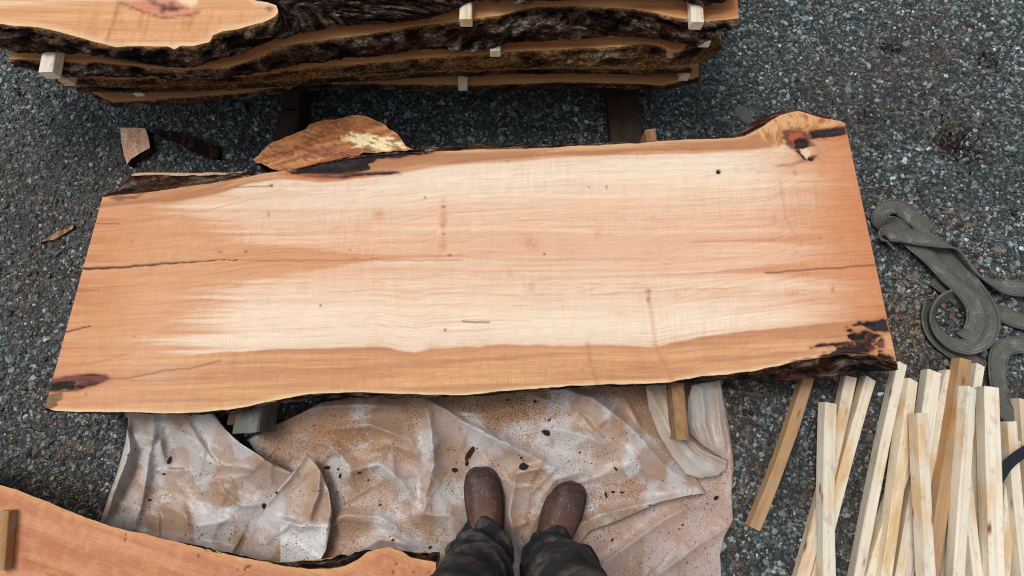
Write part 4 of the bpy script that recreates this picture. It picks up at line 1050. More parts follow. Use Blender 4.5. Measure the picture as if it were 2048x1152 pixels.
# ------------------------------------------------------------------ near slab at the lower left
def build_near_slab():
    zt, zb = .205, .135
    fr = [((-420, 880), (-420, 872)), ((-200, 908), (-200, 902)), ((0, 968), (0, 966)), ((60, 990), (60, 990)), ((130, 1019), (130, 1021)), ((220, 1051), (220, 1052)), ((330, 1079), (330, 1078)), ((420, 1101), (420, 1098)), ((500, 1119), (500, 1116)), ((560, 1131), (562, 1124)), ((620, 1139), (620, 1122)), ((660, 1138), (665, 1116)),
          ((690, 1132), (690, 1110)), ((718, 1117), (710, 1106)), ((735, 1103), (735, 1100)), ((755, 1097), (755, 1098)), ((780, 1095), (785, 1097)), ((805, 1103), (812, 1100)), ((822, 1115), (832, 1104)), ((845, 1120), (850, 1104)), ((872, 1124), (880, 1108))]
    root = empty('maple_slab', V(200, 1200, zb), 'rough orange slab with fuzzy sawn face beside the left leg, a stick lying on it', 'slab')
    t = np.array([P(a[0], a[1], zt - .0004) for a, b in fr]); b = np.array([P(b[0], b[1], zb) for a, b in fr])
    o, T, B = bark_strip('bark_edge', t, b, root, 41, rows=18, n=600, bulge=.002, rough=.006, red=.5, edge=lin(226, 180, 120))
    back = -1.0
    ring = np.vstack([T[:, :2], [[T[-1, 0] + .01, back], [T[0, 0], back]]])
    v2, f = cdt(ring, .0062, .2, 3)
    w3 = np.c_[v2, np.full(len(v2), zt)]; px, py = PIX(w3)
    ang = math.radians(-17); u = v2[:, 0] * math.cos(ang) + v2[:, 1] * math.sin(ang); q = -v2[:, 0] * math.sin(ang) + v2[:, 1] * math.cos(ang)
    c = mix(lin(214, 152, 116, K)[None], lin(196, 130, 96, K)[None], ss(.3, .7, fbm(u * 4, q * 45, 42, 4)))
    c = mix(c, lin(188, 118, 76, K)[None], .5 * ss(.5, .7, fbm(u * 3, q * 70, 43, 4)))
    c = mix(c, lin(226, 170, 128, K)[None], .4 * ss(.45, .7, fbm(v2[:, 0] * 60, v2[:, 1] * 60, 44, 3)))
    fy = np.interp(v2[:, 0], T[:, 0], T[:, 1])
    c = mix(c, lin(230, 178, 122, K)[None], np.exp(-((fy - v2[:, 1]) / .013) ** 2) * .55)
    sp = vn(px / 4.0, py / 4.0, 45) * vn(px / 50, py / 30, 46)
    c = mix(c, lin(84, 52, 38)[None], ss(.80, .88, sp + .12) * .9)
    gv = np.stack([u, q, u * 0], 1)
    o = make('sawn_face', w3, f, M_rough, col=c, gv=gv); child(o, root)
    e = P(872, 1124, zt); vsx = [(T[-1, 0], T[-1, 1], zt - .0006), (T[-1, 0] + .01, back, zt - .0006), (B[-1, 0] + .01, back, zb), (B[-1, 0], B[-1, 1], zb)]
    o = make('end_grain', vsx, [(0, 1, 2, 3)], M_rough, col=np.tile(lin(205, 140, 94, K), (4, 1)), gv=np.array(vsx)[:, [1, 0, 2]], smooth=False); child(o, root)
    vsx = [(T[0, 0], T[0, 1], zt - .0006), (T[0, 0], back, zt - .0006), (T[0, 0], back, zb), (T[0, 0], T[0, 1], zb)]
    o = make('end_grain', vsx, [(0, 1, 2, 3)], M_rough, col=np.tile(lin(205, 140, 94, K), (4, 1)), gv=np.array(vsx)[:, [1, 0, 2]], smooth=False); child(o, root)
    ring = np.vstack([B[::8], B[-1:], [[B[-1, 0] + .01, back, zb], [B[0, 0], back, zb]]])
    o = make('underside', ring, [list(range(len(ring)))], M_rough, col=np.tile(lin(190, 136, 90, K), (len(ring), 1)), gv=ring, smooth=False); child(o, root)
    # torn splinters along the edge
    rs = np.random.RandomState(3); vv, ff = [], []
    for i in range(60):
        x = rs.uniform(380, 640); y = np.interp(x, [a[0] for a, b_ in fr], [a[1] for a, b_ in fr]) + rs.uniform(-1, 2)
        a = P(x, y, zt - rs.uniform(.001, .006)); L = rs.uniform(.008, .035); an = math.radians(rs.uniform(-32, -4)); w_ = rs.uniform(.0006, .0016)
        d = np.array([math.cos(an), math.sin(an), rs.uniform(-.1, .1)]); s_ = np.array([-d[1], d[0], 0]) * w_
        k = len(vv); vv += [a + s_, a - s_, a + d * L, a - s_ * 0 + np.array([0, 0, .001])]; ff += [(k, k + 1, k + 2), (k, k + 2, k + 3), (k + 1, k + 3, k + 2)]
    o = make('splinters', np.array(vv), ff, M_rough, col=np.tile(lin(240, 205, 140, K), (len(vv), 1)), gv=np.array(vv), smooth=False); child(o, root); o['kind'] = 'stuff'
    # bearers carrying it
    for x, lb in ((-.95, 'grey bearer under the rough near slab, outer one'), (-.42, 'grey bearer under the rough near slab, by the boots')):
        s_ = stick('bearer', Vector((x, -.42, zb - .0005)), Vector((x, -.98, zb - .0005)), .08, .125, M_beam_grey, seed=int(-x * 100)); tag(s_, lb, 'beam', 'bearers under the slabs')
    stick_px('sticker', (8, 1022), zt + .026, (-2, 1143), zt + .026, .024, .0255, M_stick_old, 'short grey brown stick lying on the rough near slab', 'sticker', seed=52)
build_near_slab()

# ------------------------------------------------------------------ loose sticks at the lower right
G2 = 'loose pale sticks in the heap'
def ext(p0, p1, y):
    t = (y - p0[1]) / (p1[1] - p0[1]); return (p0[0] + (p1[0] - p0[0]) * t, y)
STK = [  # top end, point at the lower frame edge, end y, z of top face at both ends, width, thickness, material, label, twist
    ((1619, 752), (1510, 1058), 1058, .036, .036, .040, .036, 'o', 'weathered ochre stick lying alone between plastic sheet and stick heap', 0),
    ((1662, 806), (1665, 1152), 1330, .080, .080, .043, .036, 'p', 'pale stick with two dark knots crossing over two slanted sticks', .05),
    ((1704, 754), (1604, 1151), 1300, .040, .040, .040, .036, 'p', 'pale slanted stick nearest the weathered stick, passing under a knotty one', 0),
    ((1743, 757), (1640, 1151), 1260, .041, .041, .038, .037, 'p', 'pale slanted stick with a round brown knot passing under the knotty one', 0),
    ((1807, 727), (1724, 1151), 1320, .042, .042, .034, .038, 'p', 'pale stick reaching up to the corner of the maple slab, left flank grey', .0),
    ((1826, 760), (1772, 1151), 1300, .060, .060, .039, .036, 'p', 'pale stick with an orange streak half way along', .1),
    ((1872, 743), (1806, 1151), 1290, .044, .044, .050, .040, 'p', 'thick pale stick with grey sawn end below the coiled sling', .0),
    ((1845, 826), (1864, 1151), 1340, .104, .104, .039, .036, 'p', 'uppermost pinkish stick with a ladder of saw marks', .0),
    ((1903, 741), (1822, 1151), 1280, .043, .043, .034, .036, 'p', 'thin pale stick between the thick grey ended one and the ochre one', .0),
    ((1932, 718), (1866, 1151), 1250, .070, .070, .045, .034, 'o', 'ochre brown stick with bark patch running under the heap', .1),
    ((1962, 730), (1892, 1151), 1270, .040, .040, .032, .036, 'p', 'narrow pale stick in shade beside the ochre one', .0),
    ((1943, 775), (1921, 1151), 1310, .098, .098, .038, .034, 'p', 'pale stick with a teardrop knot, twisted along its length', .5),
    ((1986, 774), (1998, 1151), 1330, .090, .090, .050, .040, 'p', 'broad pale stick beside the black strap, blue grey mould specks on it', .0),
    ((2025, 843), (2056, 1151), 1290, .060, .060, .034, .034, 'p', 'pale stick crossed by the black strap', .0),
    ((1846, 842), (1752, 1151), 1290, .038, .038, .040, .036, 'p', 'pale stick at the bottom of the heap beneath the orange streaked one', .0),
    ((1905, 800), (1846, 1151), 1280, .039, .039, .042, .036, 'p', 'dull pale stick at the bottom of the heap beneath the pinkish one', .0),
    ((1925, 850), (1958, 1151), 1300, .062, .062, .036, .030, 'p', 'pale stick half hidden beneath the teardrop knot stick', .0),
    ((1958, 790), (1968, 1151), 1320, .038, .038, .040, .036, 'p', 'pale stick in deep shade between the twisted one and the broad one', .0),
    ((2034, 880), (2016, 1151), 1290, .040, .040, .038, .036, 'p', 'pale stick on the asphalt beneath the strap crossed one', .0),
    ((2052, 800), (2075, 1151), 1290, .040, .040, .042, .038, 'p', 'pale stick farthest from the maple slab, against the sling', .0),
    ((2020, 1000), (1925, 1165), 1220, .036, .036, .034, .034, 'p', 'short pale stick lying slantwise under the broad one', .0)]
for i, (p0, p1, ye, z0, z1, wd, th, mt, lb, tw) in enumerate(STK):
    e = ext(p0, p1, ye)
    stick_px('loose_stick', p0, z0, e, z1, wd * .80, th, M_stick if mt == 'p' else M_stick_old, lb, 'stick', G2 if i else None, seed=100 + i, twist=tw, bow=random.Random(i).uniform(-.011, .011), roll=random.Random(i + 50).uniform(-.12, .12), cutk=.22)

# ------------------------------------------------------------------ webbing sling and black strap
def mat_web(name, base, hi):
    m = NT(name)
    gvec = m('Attribute', attribute_name='grain').outputs['Vector']
    wv = m('TexWave', {'Vector': m.scaled(gvec, (1, 0, 0)), 'Scale': 60.0, 'Distortion': 0.8, 'Detail': 1.0}, wave_type='BANDS', bands_direction='X').outputs['Fac']
    ed = m('TexWave', {'Vector': m.scaled(gvec, (0, 1, 0)), 'Scale': 30.0, 'Distortion': 0.3}, wave_type='BANDS', bands_direction='Y').outputs['Fac']
    n = m.noise(m.scaled(gvec, (18, 30, 1)), 1, 5, .65)
    col = m.ramp(n, [(0.3, tuple(base * .7)), (0.55, tuple(base)), (0.75, tuple(hi))])
    col = m.mul(col, m.ramp(wv, [(0.0, g(.74)), (0.6, g(1.08))])); col = m.mul(col, m.ramp(ed, [(0, g(.95)), (1, g(1.03))]))
    n2 = m.noise(m('NewGeometry').outputs['Position'], 260, 3, .6)
    ab = m('Math', {0: m('SeparateXYZ', {0: gvec}).outputs[1]}, operation='ABSOLUTE').outputs[0]
    col = m.mul(col, m.ramp(m('Math', {0: ab, 1: 20.0}, operation='MULTIPLY').outputs[0], [(0.40, g(1)), (0.435, g(.35)), (0.47, g(1.0))]))
    col = m.mul(col, m.ramp(n2, [(0.3, g(.75)), (0.7, g(1.2))]))
    m.set('Base Color', col); m.set('Roughness', .85); m.set('Specular IOR Level', .2)
    m.set('Normal', m.bump(wv, .5, .001))
    return m.m
M_web = mat_web('grey_webbing', lin(104, 104, 99, K), lin(150, 147, 136, K)); M_web_k = mat_web('black_webbing', lin(38, 42, 50, K), lin(56, 60, 70, K))

def ribbon(ctrl, width, thick, n=160):
    """ctrl rows: px, py, z(centre), roll degrees (0 = lying flat, 90 = on edge). Returns verts, faces, grain"""
    c = np.asarray(ctrl, float)
    w3 = np.c_[P(c[:, 0], c[:, 1], c[:, 2]), c[:, 3]]
    s = smooth_path(w3, n)
    p = s[:, :3]; roll = np.radians(s[:, 3])
    t = np.gradient(p, axis=0); t /= np.linalg.norm(t, axis=1)[:, None]
    up = np.array([0, 0, 1.0]); sd_ = np.cross(t, up); sd_ /= np.linalg.norm(sd_, axis=1)[:, None] + 1e-9
    nr = np.cross(sd_, t)
    a = sd_ * np.cos(roll)[:, None] + nr * np.sin(roll)[:, None]; b = -sd_ * np.sin(roll)[:, None] + nr * np.cos(roll)[:, None]
    hw, ht = width / 2, thick / 2
    prof = [(-hw, 0), (-hw * .96, ht * .9), (-hw * .82, ht * .7), (-hw * .3, ht * .85), (hw * .3, ht * .85), (hw * .82, ht * .7), (hw * .96, ht * .9), (hw, 0), (hw * .96, -ht * .9), (hw * .3, -ht * .85), (-hw * .3, -ht * .85), (-hw * .96, -ht * .9)]
    m = len(prof)
    l = np.r_[0, np.cumsum(np.linalg.norm(np.diff(p, axis=0), axis=1))]
    v = np.concatenate([(p + a * q[0] + b * q[1])[:, None] for q in prof], 1)
    gvv = np.zeros((n, m, 3)); gvv[..., 0] = l[:, None]; gvv[..., 1] = np.array([q[0] for q in prof])[None]
    idx = np.arange(n * m).reshape(n, m)
    f = np.stack([idx[:-1], idx[1:], np.roll(idx, -1, 1)[1:], np.roll(idx, -1, 1)[:-1]], -1).reshape(-1, 4)
    return v.reshape(-1, 3), f, gvv.reshape(-1, 3)

def sling(name, label, cat, parts, mat, width, thick):
    vs_, fs_, gs = [], [], []; k = 0
    for c in parts:
        v, f, gg = ribbon(c, width, thick); gg = gg + np.array([k * .001, 0, 0]); vs_.append(v); fs_.append(f + k); gs.append(gg); k += len(v)
    vs_ = np.vstack(vs_); vs_[:, 2] = np.maximum(vs_[:, 2], .002)
    o = make(name, vs_, np.vstack(fs_), mat, gv=np.vstack(gs))
    return tag(o, label, cat)
W4 = lambda x, y: (1450 + x / 3.032, 380 + y / 3.032)
def q(x, y, z, r): a = W4(x, y); return (a[0], a[1], z, r)
sling('webbing_sling', 'grey webbing sling lying in a twisted coil beside the maple slab', 'sling', [
    # long band: over the fold at the left, down to the coil and round it
    [q(1240, 250, .012, 10), q(1130, 160, .014, 10), q(1050, 105, .016, 5), q(985, 110, .020, -20), q(945, 150, .030, -50), q(955, 195, .034, -60), q(1040, 225, .026, -20), q(1150, 330, .026, 0), q(1250, 420, .028, 5), q(1340, 520, .032, 8), q(1430, 600, .038, 5), q(1505, 690, .042, -5), q(1525, 780, .040, -15), q(1505, 860, .032, -25), q(1450, 905, .020, -35)],
    # band from the left fold, turning on edge, out of the picture to the right
    [q(1010, 330, .010, -30), q(950, 290, .020, -60), q(985, 262, .034, -20), q(1060, 268, .040, 0), q(1170, 290, .040, 5), q(1290, 312, .040, 25), q(1380, 350, .038, 60), q(1440, 430, .034, 75), q(1500, 505, .030, 70), q(1600, 560, .026, 45), q(1700, 590, .024, 15), q(1830, 598, .022, 5), q(1990, 580, .012, 0)],
    # coil
    [q(1530, 740, .010, 10), q(1450, 670, .014, 25), q(1360, 645, .020, 50), q(1285, 690, .026, 52), q(1258, 775, .028, 42), q(1290, 860, .028, 30), q(1370, 930, .030, 25), q(1470, 950, .034, 25), q(1560, 910, .036, 35), q(1600, 820, .036, 45), q(1580, 720, .032, 50), q(1520, 620, .026, 50), q(1430, 510, .018, 40), q(1330, 400, .014, 20), q(1250, 320, .012, 10)],
    [q(1240, 690, .010, 30), q(1225, 790, .010, 25), q(1270, 890, .012, 15), q(1370, 970, .012, 5), q(1480, 1035, .010, 0), q(1570, 1090, .008, 0)],
    [q(1590, 740, .012, -10), q(1680, 750, .012, -10), q(1760, 785, .014, 0), q(1900, 820, .010, 0)],
    [q(1260, 540, .010, 10), q(1330, 590, .012, 10), q(1420, 660, .012, 0)],
    # band dropping past the sticks at the right
    [q(1990, 930, .014, 0), q(1830, 938, .016, 0), q(1730, 945, .020, -8), q(1670, 985, .024, -10), q(1650, 1080, .022, 0), q(1660, 1200, .018, 5), q(1690, 1320, .014, 5), q(1760, 1400, .012, 0)],
], M_web, .054, .007)
sling('ratchet_strap', 'narrow black strap threaded through the heap of loose sticks', 'strap', [
    [(1935, 1082, .018, 0), (1955, 1040, .030, 20), (1975, 1000, .050, 30), (1998, 955, .075, 30), (2020, 925, .090, 20), (2060, 896, .085, 10), (2120, 860, .05, 0)]], M_web_k, .026, .004)

# ------------------------------------------------------------------ scraps on the asphalt
def scrap(name, poly, zt, zb, colr, label, cat, mat, bark=True, seed=1, group=None):
    root_poly = np.array(poly, float)
    v2, f = cdt(root_poly, 2.2, .25, seed)
    px, py = v2[:, 0], v2[:, 1]
    c = mix(np.asarray(colr[0])[None], np.asarray(colr[1])[None], ss(.35, .65, fbm(px / 5, py / 22, seed, 4)))
    c = c * (0.7 + .6 * vn(px / 2.2, py / 2.2, seed + 1))[:, None]
    w3 = P(px, py, zt); w3[:, 2] += .003 * (fbm(px / 12, py / 12, seed) - .5)
    o = make(name, w3, f, mat, col=c, gv=np.stack([w3[:, 1], w3[:, 0], w3[:, 2] * 0], 1))
    L = np.vstack([root_poly, root_poly[:1]]); t = P(L[:, 0], L[:, 1], zt - .001); b = t.copy(); b[:, 2] = zb
    s_, _, _ = bark_strip('bark_side', t, b, None, seed + 5, rows=6, n=120, bulge=0, rough=.002, red=.3, out=None)
    s_.parent = o
    return tag(o, label, cat, group)
scrap('wood_offcut', [(240, 256), (268, 255), (291, 257), (297, 275), (300, 296), (280, 306), (262, 318), (254, 329), (248, 310), (243, 285)], .034, .001, (lin(248, 214, 190, K), lin(230, 180, 150, K)), 'pinkish wood offcut with a pointed end on the asphalt', 'offcut', M_rough, seed=71)
scrap('bark_slab', [(306, 256), (330, 262), (362, 266), (398, 278), (432, 292), (440, 300), (436, 316), (420, 314), (396, 304), (366, 292), (340, 278), (312, 266)], .022, .001, (lin(76, 58, 46), lin(34, 26, 22)), 'dark strip of fallen bark beside the pointed offcut', 'bark', M_bark, seed=72)
scrap('wood_sliver', [(78, 486), (98, 472), (112, 463), (130, 458), (148, 450), (146, 457), (128, 468), (112, 477), (104, 480), (92, 481)], .010, .001, (lin(188, 150, 118, K), lin(120, 84, 62, K)), 'thin curled wood sliver on the asphalt left of the maple slab', 'sliver', M_rough, seed=73)
def stone(px, py, rx, ry, hz, label, colr, seed, ang):
    bm = bmesh.new(); bmesh.ops.create_icosphere(bm, subdivisions=3, radius=1.0)
    for v in bm.verts:
        n = float(fbm(np.array([v.co.x * 1.3 + seed]), np.array([v.co.y * 1.3 + v.co.z]), seed)[0]); v.co *= .8 + .45 * n
    me = bpy.data.meshes.new('stone'); bm.to_mesh(me); bm.free()
    m = NT('stone_%d' % seed); p = m('TexCoord').outputs['Object']
    m.set('Base Color', m.ramp(m.noise(p, 3, 5, .7), [(0.3, tuple(colr * .5)), (0.7, tuple(colr * 1.15))])); m.set('Roughness', .85); m.set('Normal', m.bump(m.noise(p, 8, 4, .7), .6, .1))
    me.materials.append(m.m); me.polygons.foreach_set('use_smooth', np.ones(len(me.polygons), bool))
    o = bpy.data.objects.new('stone', me); COL.objects.link(o); o.location = V(px, py, hz * .15); s = 1.75 / FPX
    o.scale = (rx * s, ry * s, hz); o.rotation_euler = (0, 0, ang); tag(o, label, 'stone')
stone(1487, 230, 15, 24, .008, 'flat pale grey stone set in the asphalt behind the maple slab', lin(120, 126, 122, K), 3, .5)
stone(1785, 415, 26, 12, .010, 'flat dark grey stone beside the looped end of the sling', lin(82, 86, 84, K), 4, -.3)

# loose bark flakes and wood chips on the asphalt
def flakes(name, label, spots, n, size, cols, seed, zf=None):
    rs = np.random.RandomState(seed); vv, ff, cc = [], [], []
    for i in range(n):
        x, y, a, b, _ = spots[rs.randint(len(spots))]
        px, py = rs.normal(x, a * .6), rs.normal(y, b * .6)
        z = .0045 if zf is None else zf(px, py)
        if z is None: continue
        c0 = P(px, py, z + rs.uniform(.0005, .003)); an = rs.uniform(0, 6.28); L = rs.uniform(*size) ; W = L * rs.uniform(.2, .55)
        d = np.array([math.cos(an), math.sin(an), rs.uniform(-.2, .2)]); s_ = np.array([-math.sin(an), math.cos(an), rs.uniform(-.3, .3)])
        k = len(vv); vv += [c0 - d * L, c0 + s_ * W + d * L * .2, c0 + d * L, c0 - s_ * W - d * L * .1, c0 + np.array([0, 0, L * .25])]
        ff += [(k, k + 1, k + 4), (k + 1, k + 2, k + 4), (k + 2, k + 3, k + 4), (k + 3, k, k + 4)]
        cl = cols[rs.randint(len(cols))] * rs.uniform(.5, 1.2); cc += [cl] * 5
    o = make(name, np.array(vv), ff, M_bark, col=np.array(cc), smooth=False); o['kind'] = 'stuff'; tag(o, label, 'debris')
flakes('bark_flakes', 'dark red brown bark flakes strewn on the asphalt right of the slab', [(1900, 275, 45, 30, 0), (1930, 310, 40, 25, 0), (1780, 95, 20, 14, 0), (1745, 230, 25, 20, 0), (1980, 120, 25, 15, 0), (1870, 230, 60, 60, 0), (1900, 275, 40, 26, 0), (1935, 312, 34, 20, 0), (1905, 290, 30, 16, 0)], 520, (.002, .009), [lin(52, 30, 25), lin(38, 27, 24), lin(76, 52, 40)], 81)
flakes('sawdust', 'orange sawdust and shavings strewn over the asphalt', SAW, 2600, (.0012, .004), [lin(206, 160, 108), lin(176, 122, 74), lin(226, 196, 150), lin(120, 80, 52)], 82)

# ------------------------------------------------------------------ the person looking down
def build_person():
    root = empty('person', (0.015, -.36, .02), 'person in dark work trousers and brown leather boots standing on the plastic sheet', 'person')
    # trousers ----------------------------------------------------
    m = NT('dark_work_cloth')
    p = m('NewGeometry').outputs['Position']
    n1 = m.noise(p, 14, 6, .65); n2 = m.noise(p, 700, 2, .5); n3 = m.noise(p, 130, 4, .7)
    col = m.ramp(n1, [(0.34, tuple(lin(28, 30, 35))), (0.50, tuple(lin(46, 46, 48))), (0.66, tuple(lin(92, 88, 82)))])
    col = m.mul(col, m.ramp(n2, [(0.3, g(.7)), (0.7, g(1.25))])); col = m.mul(col, tuple([*lin(176, 140, 104), 1]), m.ramp(n3, [(0.72, g(0)), (0.80, g(.30))]), 'MIX')
    m.set('Base Color', col); m.set('Roughness', .92); m.set('Specular IOR Level', .15)
    m.set('Normal', m.bump(n2, .35, .0008)); cloth = m.m
    def tube(rows, seed, nth=96, nz=240, wr=1.0):
        r = np.array(rows, float); zz = np.linspace(r[0, 0], r[-1, 0], nz)
        # smooth interpolation
        f = lambda k: np.interp(zz, r[:, 0], r[:, k])
        def sm(a):
            ker = np.hanning(17); ker /= ker.sum(); return np.convolve(np.pad(a, 8, mode='edge'), ker, 'valid')
        cx, cy, rx, ry = [sm(f(k)) for k in (1, 2, 3, 4)]
        th = np.linspace(0, 2 * np.pi, nth, endpoint=False)
        T, Z = np.meshgrid(th, zz)
        cs, sn = np.cos(T), np.sin(T)
        wob = (fbm(cs * 1.1 + 4 + Z * 2.5, sn * 1.1 + Z * 6, seed, 3, .4) - .5) * .036
        sl_ = Z + .05 * np.sin(T + seed) + .03 * fbm(cs + 3, sn + 3, seed + 1)
        cre = (1 - np.abs(2 * fbm(sl_ * 12, cs * .8 + 5 + sn * .5, seed + 2, 3, .42) - 1)) ** 1.5
        amp = .016 * (np.exp(-((Z - .15) / .09) ** 2) + .9 * np.exp(-((Z - .47) / .09) ** 2) + .25)
        d = (wob + amp * (cre - .55) * 2.2) * wr
        return np.stack([cx[:, None] + (rx[:, None] + d) * cs, cy[:, None] + (ry[:, None] + d) * sn, Z], -1).reshape(-1, 3), nz, nth
    legs = [[(.055, -.082, -.345, .056, .074), (.10, -.083, -.345, .060, .076), (.16, -.084, -.35, .066, .078), (.24, -.084, -.356, .068, .076), (.32, -.082, -.356, .072, .080), (.40, -.078, -.345, .070, .086), (.48, -.076, -.336, .072, .088), (.56, -.078, -.342, .074, .086), (.70, -.085, -.350, .088, .096), (.84, -.092, -.365, .098, .108), (.92, -.088, -.372, .105, .118)],
            [(.055, .104, -.372, .056, .072), (.10, .104, -.370, .060, .074), (.16, .104, -.370, .066, .078), (.24, .104, -.372, .068, .078), (.32, .105, -.370, .074, .082), (.40, .106, -.360, .071, .086), (.48, .107, -.350, .073, .088), (.56, .107, -.352, .075, .086), (.70, .112, -.356, .090, .096), (.84, .114, -.368, .098, .108), (.92, .110, -.374, .105, .118)]]
    vs_, fs_ = [], []; k = 0
    for i, l in enumerate(legs):
        v, nz, nth = tube(l, 300 + 11 * i)
        idx = np.arange(nz * nth).reshape(nz, nth); f = np.stack([idx[:-1], np.roll(idx, -1, 1)[:-1], np.roll(idx, -1, 1)[1:], idx[1:]], -1).reshape(-1, 4)
        vs_.append(v); fs_.append(f + k); k += len(v)
    v, nz, nth = tube([(.80, .011, -.37, .10, .07), (.84, .011, -.37, .165, .105), (.90, .011, -.375, .188, .122), (.98, .011, -.38, .178, .118), (1.06, .011, -.385, .168, .112)], 333, wr=.4, nz=60)
    idx = np.arange(nz * nth).reshape(nz, nth); f = np.stack([idx[:-1], np.roll(idx, -1, 1)[:-1], np.roll(idx, -1, 1)[1:], idx[1:]], -1).reshape(-1, 4)
    vs_.append(v); fs_.append(f + k)
    child(make('trousers', np.vstack(vs_), np.vstack(fs_), cloth), root)
    # boots -------------------------------------------------------
    m = NT('brown_boot_leather'); p = m('TexCoord').outputs['Object']
    n1 = m.noise(p, 16, 4, .6); n2 = m.noise(p, 420, 3, .6); n3 = m.noise(p, 150, 4, .75)
    sy = m('SeparateXYZ', {0: p}).outputs[1]
    grad = m.ramp(m('MapRange', {0: sy, 1: -.17, 2: -.02}).outputs[0], [(0, tuple(lin(112, 72, 50, K))), (.45, tuple(lin(84, 52, 41, K))), (1, tuple(lin(66, 43, 38, K)))])
    col = m.mul(grad, m.ramp(n1, [(0.3, g(.55)), (0.7, g(1.4))]))
    n4 = m.noise(m.scaled(p, (60, 25, 60)), 1, 5, .75)
    col = m.mul(col, tuple([*lin(150, 116, 90, K), 1]), m.ramp(n4, [(0.52, g(0)), (0.75, g(.55))]), 'MIX')
    col = m.mul(col, tuple([*lin(206, 170, 132, K), 1]), m.ramp(n3, [(0.60, g(0)), (0.72, g(.8))]), 'MIX')
    m.set('Base Color', col); m.set('Roughness', m.ramp(n1, [(0.3, g(.52)), (0.7, g(.75))])); m.set('Normal', m.bump(n2, .3, .0008)); leather = m.m
    m = NT('dark_rubber_sole'); n = m.noise(m('TexCoord').outputs['Object'], 120, 4, .6)
    m.set('Base Color', m.ramp(n, [(0.4, tuple(lin(34, 28, 26))), (0.65, tuple(lin(60, 50, 44))), (.78, tuple(lin(150, 120, 92)))])); m.set('Roughness', .8); rubber = m.m
    ST = np.array([  # distance from toe, half width, upper height, shift
        (.000, .006, .034), (.003, .017, .046), (.010, .029, .058), (.022, .038, .068), (.040, .0445, .075), (.060, .048, .079), (.085, .0495, .083), (.110, .048, .090), (.135, .045, .102), (.160, .0425, .120), (.185, .041, .142), (.210, .040, .165), (.240, .039, .18), (.270, .037, .185), (.290, .030, .185), (.300, .016, .185)])
    def boot(toe, yaw, side, z0):
        piv = bpy.data.objects.new('boot', None)
        n = 70; d = np.linspace(0, 1, n) ** 1.4 * .300
        hw = np.interp(d, ST[:, 0], ST[:, 1]); hh = np.interp(d, ST[:, 0], ST[:, 2])
        bend = side * .010 * np.sin(np.clip(d / .30, 0, 1) * np.pi) * -1 + side * .004
        m_ = 40; a = np.linspace(0, np.pi, m_)
        pr_x = np.sign(np.cos(a)) * np.abs(np.cos(a)) ** .72; pr_z = np.abs(np.sin(a)) ** .80
        zb = .024
        X = bend[:, None] + hw[:, None] * pr_x[None]; Y = -np.repeat(d[:, None], m_, 1); Z = zb + (hh[:, None] - zb) * pr_z[None]
        # creases across the vamp, toe-cap seam, welt stitching line
        cr = sum(np.exp(-((d - c_ ) / .004) ** 2) * .0018 for c_ in (.062, .098, .112, .128, .146))
        Z = Z - cr[:, None] * pr_z[None] * (0.6 + .4 * vn(X * 60, Y * 20, 5)) + .0025 * (fbm(X * 35 + 9, Y * 35, 7 + (side > 0)) - .5)
        up = make('boot', np.stack([X, Y, Z], -1).reshape(-1, 3), grid_faces(n, m_), leather)
        bpy.data.objects.remove(piv)
        # sole with a welt standing out round the upper
        sw_ = hw + .0075; ds = d * 1.03 - .006
        prof = [(-.90, .004), (-1.0, .008), (-1.0, .022), (-.95, .028), (-.80, .029), (.80, .029), (.95, .028), (1.0, .022), (1.0, .008), (.90, .004)]
        sv = np.stack([np.stack([bend + sw_ * q_[0], -ds, np.full(n, q_[1])], -1) for q_ in prof], 1)
        idx = np.arange(n * len(prof)).reshape(n, -1); f = np.stack([idx[:-1], idx[1:], np.roll(idx, -1, 1)[1:], np.roll(idx, -1, 1)[:-1]], -1).reshape(-1, 4)
        so_ = make('sole', sv.reshape(-1, 3), f, rubber); so_.parent = up
        for o in (up,):
            o.parent = root; o.matrix_parent_inverse = Matrix.Translation(-Vector(root.location))
            o.location = (toe[0], toe[1], z0); o.rotation_euler = (0, 0, yaw)
    t = P(963, 938, .045); boot(t, math.radians(3), -1, .012)
    t = P(1146, 967, .045); boot(t, math.radians(-19), 1, .012)
    # upper body, out of the photograph: jacket, head and cap, hands in the jacket pockets
    me = bpy.data.meshes.new('jacket')
    pts = [(0.011, -.385, 1.00), (.011, -.390, 1.15), (.011, -.395, 1.32), (.011, -.40, 1.44), (.011, -.395, 1.50),
           (-.17, -.405, 1.42), (-.235, -.42, 1.20), (-.215, -.36, 1.04), (-.16, -.30, .98), (.19, -.405, 1.42), (.257, -.42, 1.20), (.237, -.36, 1.04), (.18, -.30, .98)]
    ed = [(0, 1), (1, 2), (2, 3), (3, 4), (3, 5), (5, 6), (6, 7), (7, 8), (3, 9), (9, 10), (10, 11), (11, 12)]
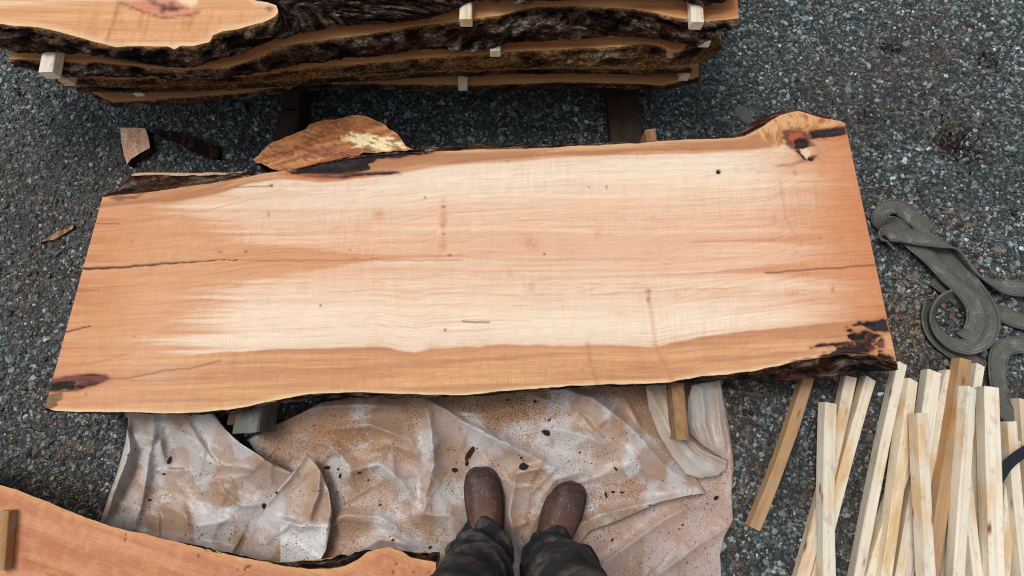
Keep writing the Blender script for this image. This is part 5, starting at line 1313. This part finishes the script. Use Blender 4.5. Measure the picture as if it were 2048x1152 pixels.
    rad = [(.17, .12), (.165, .115), (.18, .115), (.13, .09), (.065, .065), (.07, .07), (.055, .055), (.05, .05), (.045, .04), (.07, .07), (.055, .055), (.05, .05), (.045, .04)]
    me.from_pydata(pts, ed, []); me.materials.append(cloth)
    o = bpy.data.objects.new('jacket', me); COL.objects.link(o)
    md = o.modifiers.new('skin', 'SKIN'); md.use_smooth_shade = True
    for i, sv in enumerate(me.skin_vertices[0].data): sv.radius = rad[i]; sv.use_root = (i == 0)
    o.modifiers.new('sub', 'SUBSURF').levels = 2; o.modifiers['sub'].render_levels = 2
    child(o, root)
    bm = bmesh.new(); bmesh.ops.create_uvsphere(bm, u_segments=32, v_segments=24, radius=1)
    for v in bm.verts:
        x, y, z = v.co
        f = .80 if z < -.3 else 1.0
        v.co = Vector((x * .075 * (1 - .22 * max(0, -z)), y * .098 * (1 - .10 * max(0, -z)), z * .118))
        if y > .75 and abs(x) < .25 and -.35 < z < .1: v.co.y += .018 * (1 - abs(x) / .25)
        if z < -.72 and y < .2: v.co.z -= .02
        if abs(x) > .93 and abs(z) < .3: v.co.x *= 1.14
    me = bpy.data.meshes.new('head'); bm.to_mesh(me); bm.free()
    sk = NT('skin'); sk.set('Base Color', (.45, .27, .19, 1)); sk.set('Roughness', .55); me.materials.append(sk.m)
    me.polygons.foreach_set('use_smooth', np.ones(len(me.polygons), bool))
    h = bpy.data.objects.new('head', me); COL.objects.link(h); child(h, root); h.location = (.011, -.375, 1.615); h.rotation_euler = (math.radians(-28), 0, 0)
    bm = bmesh.new(); bmesh.ops.create_uvsphere(bm, u_segments=32, v_segments=16, radius=1)
    bmesh.ops.delete(bm, geom=[v for v in bm.verts if v.co.z < .12], context='VERTS')
    for v in bm.verts: v.co = Vector((v.co.x * .083, v.co.y * .106, v.co.z * .118 + .008))
    me = bpy.data.meshes.new('knit_cap'); bm.to_mesh(me); bm.free(); me.materials.append(cloth)
    me.polygons.foreach_set('use_smooth', np.ones(len(me.polygons), bool))
    c = bpy.data.objects.new('knit_cap', me); COL.objects.link(c); child(c, root); c.location = (.011, -.375, 1.615); c.rotation_euler = (math.radians(-28), 0, 0)
build_person()
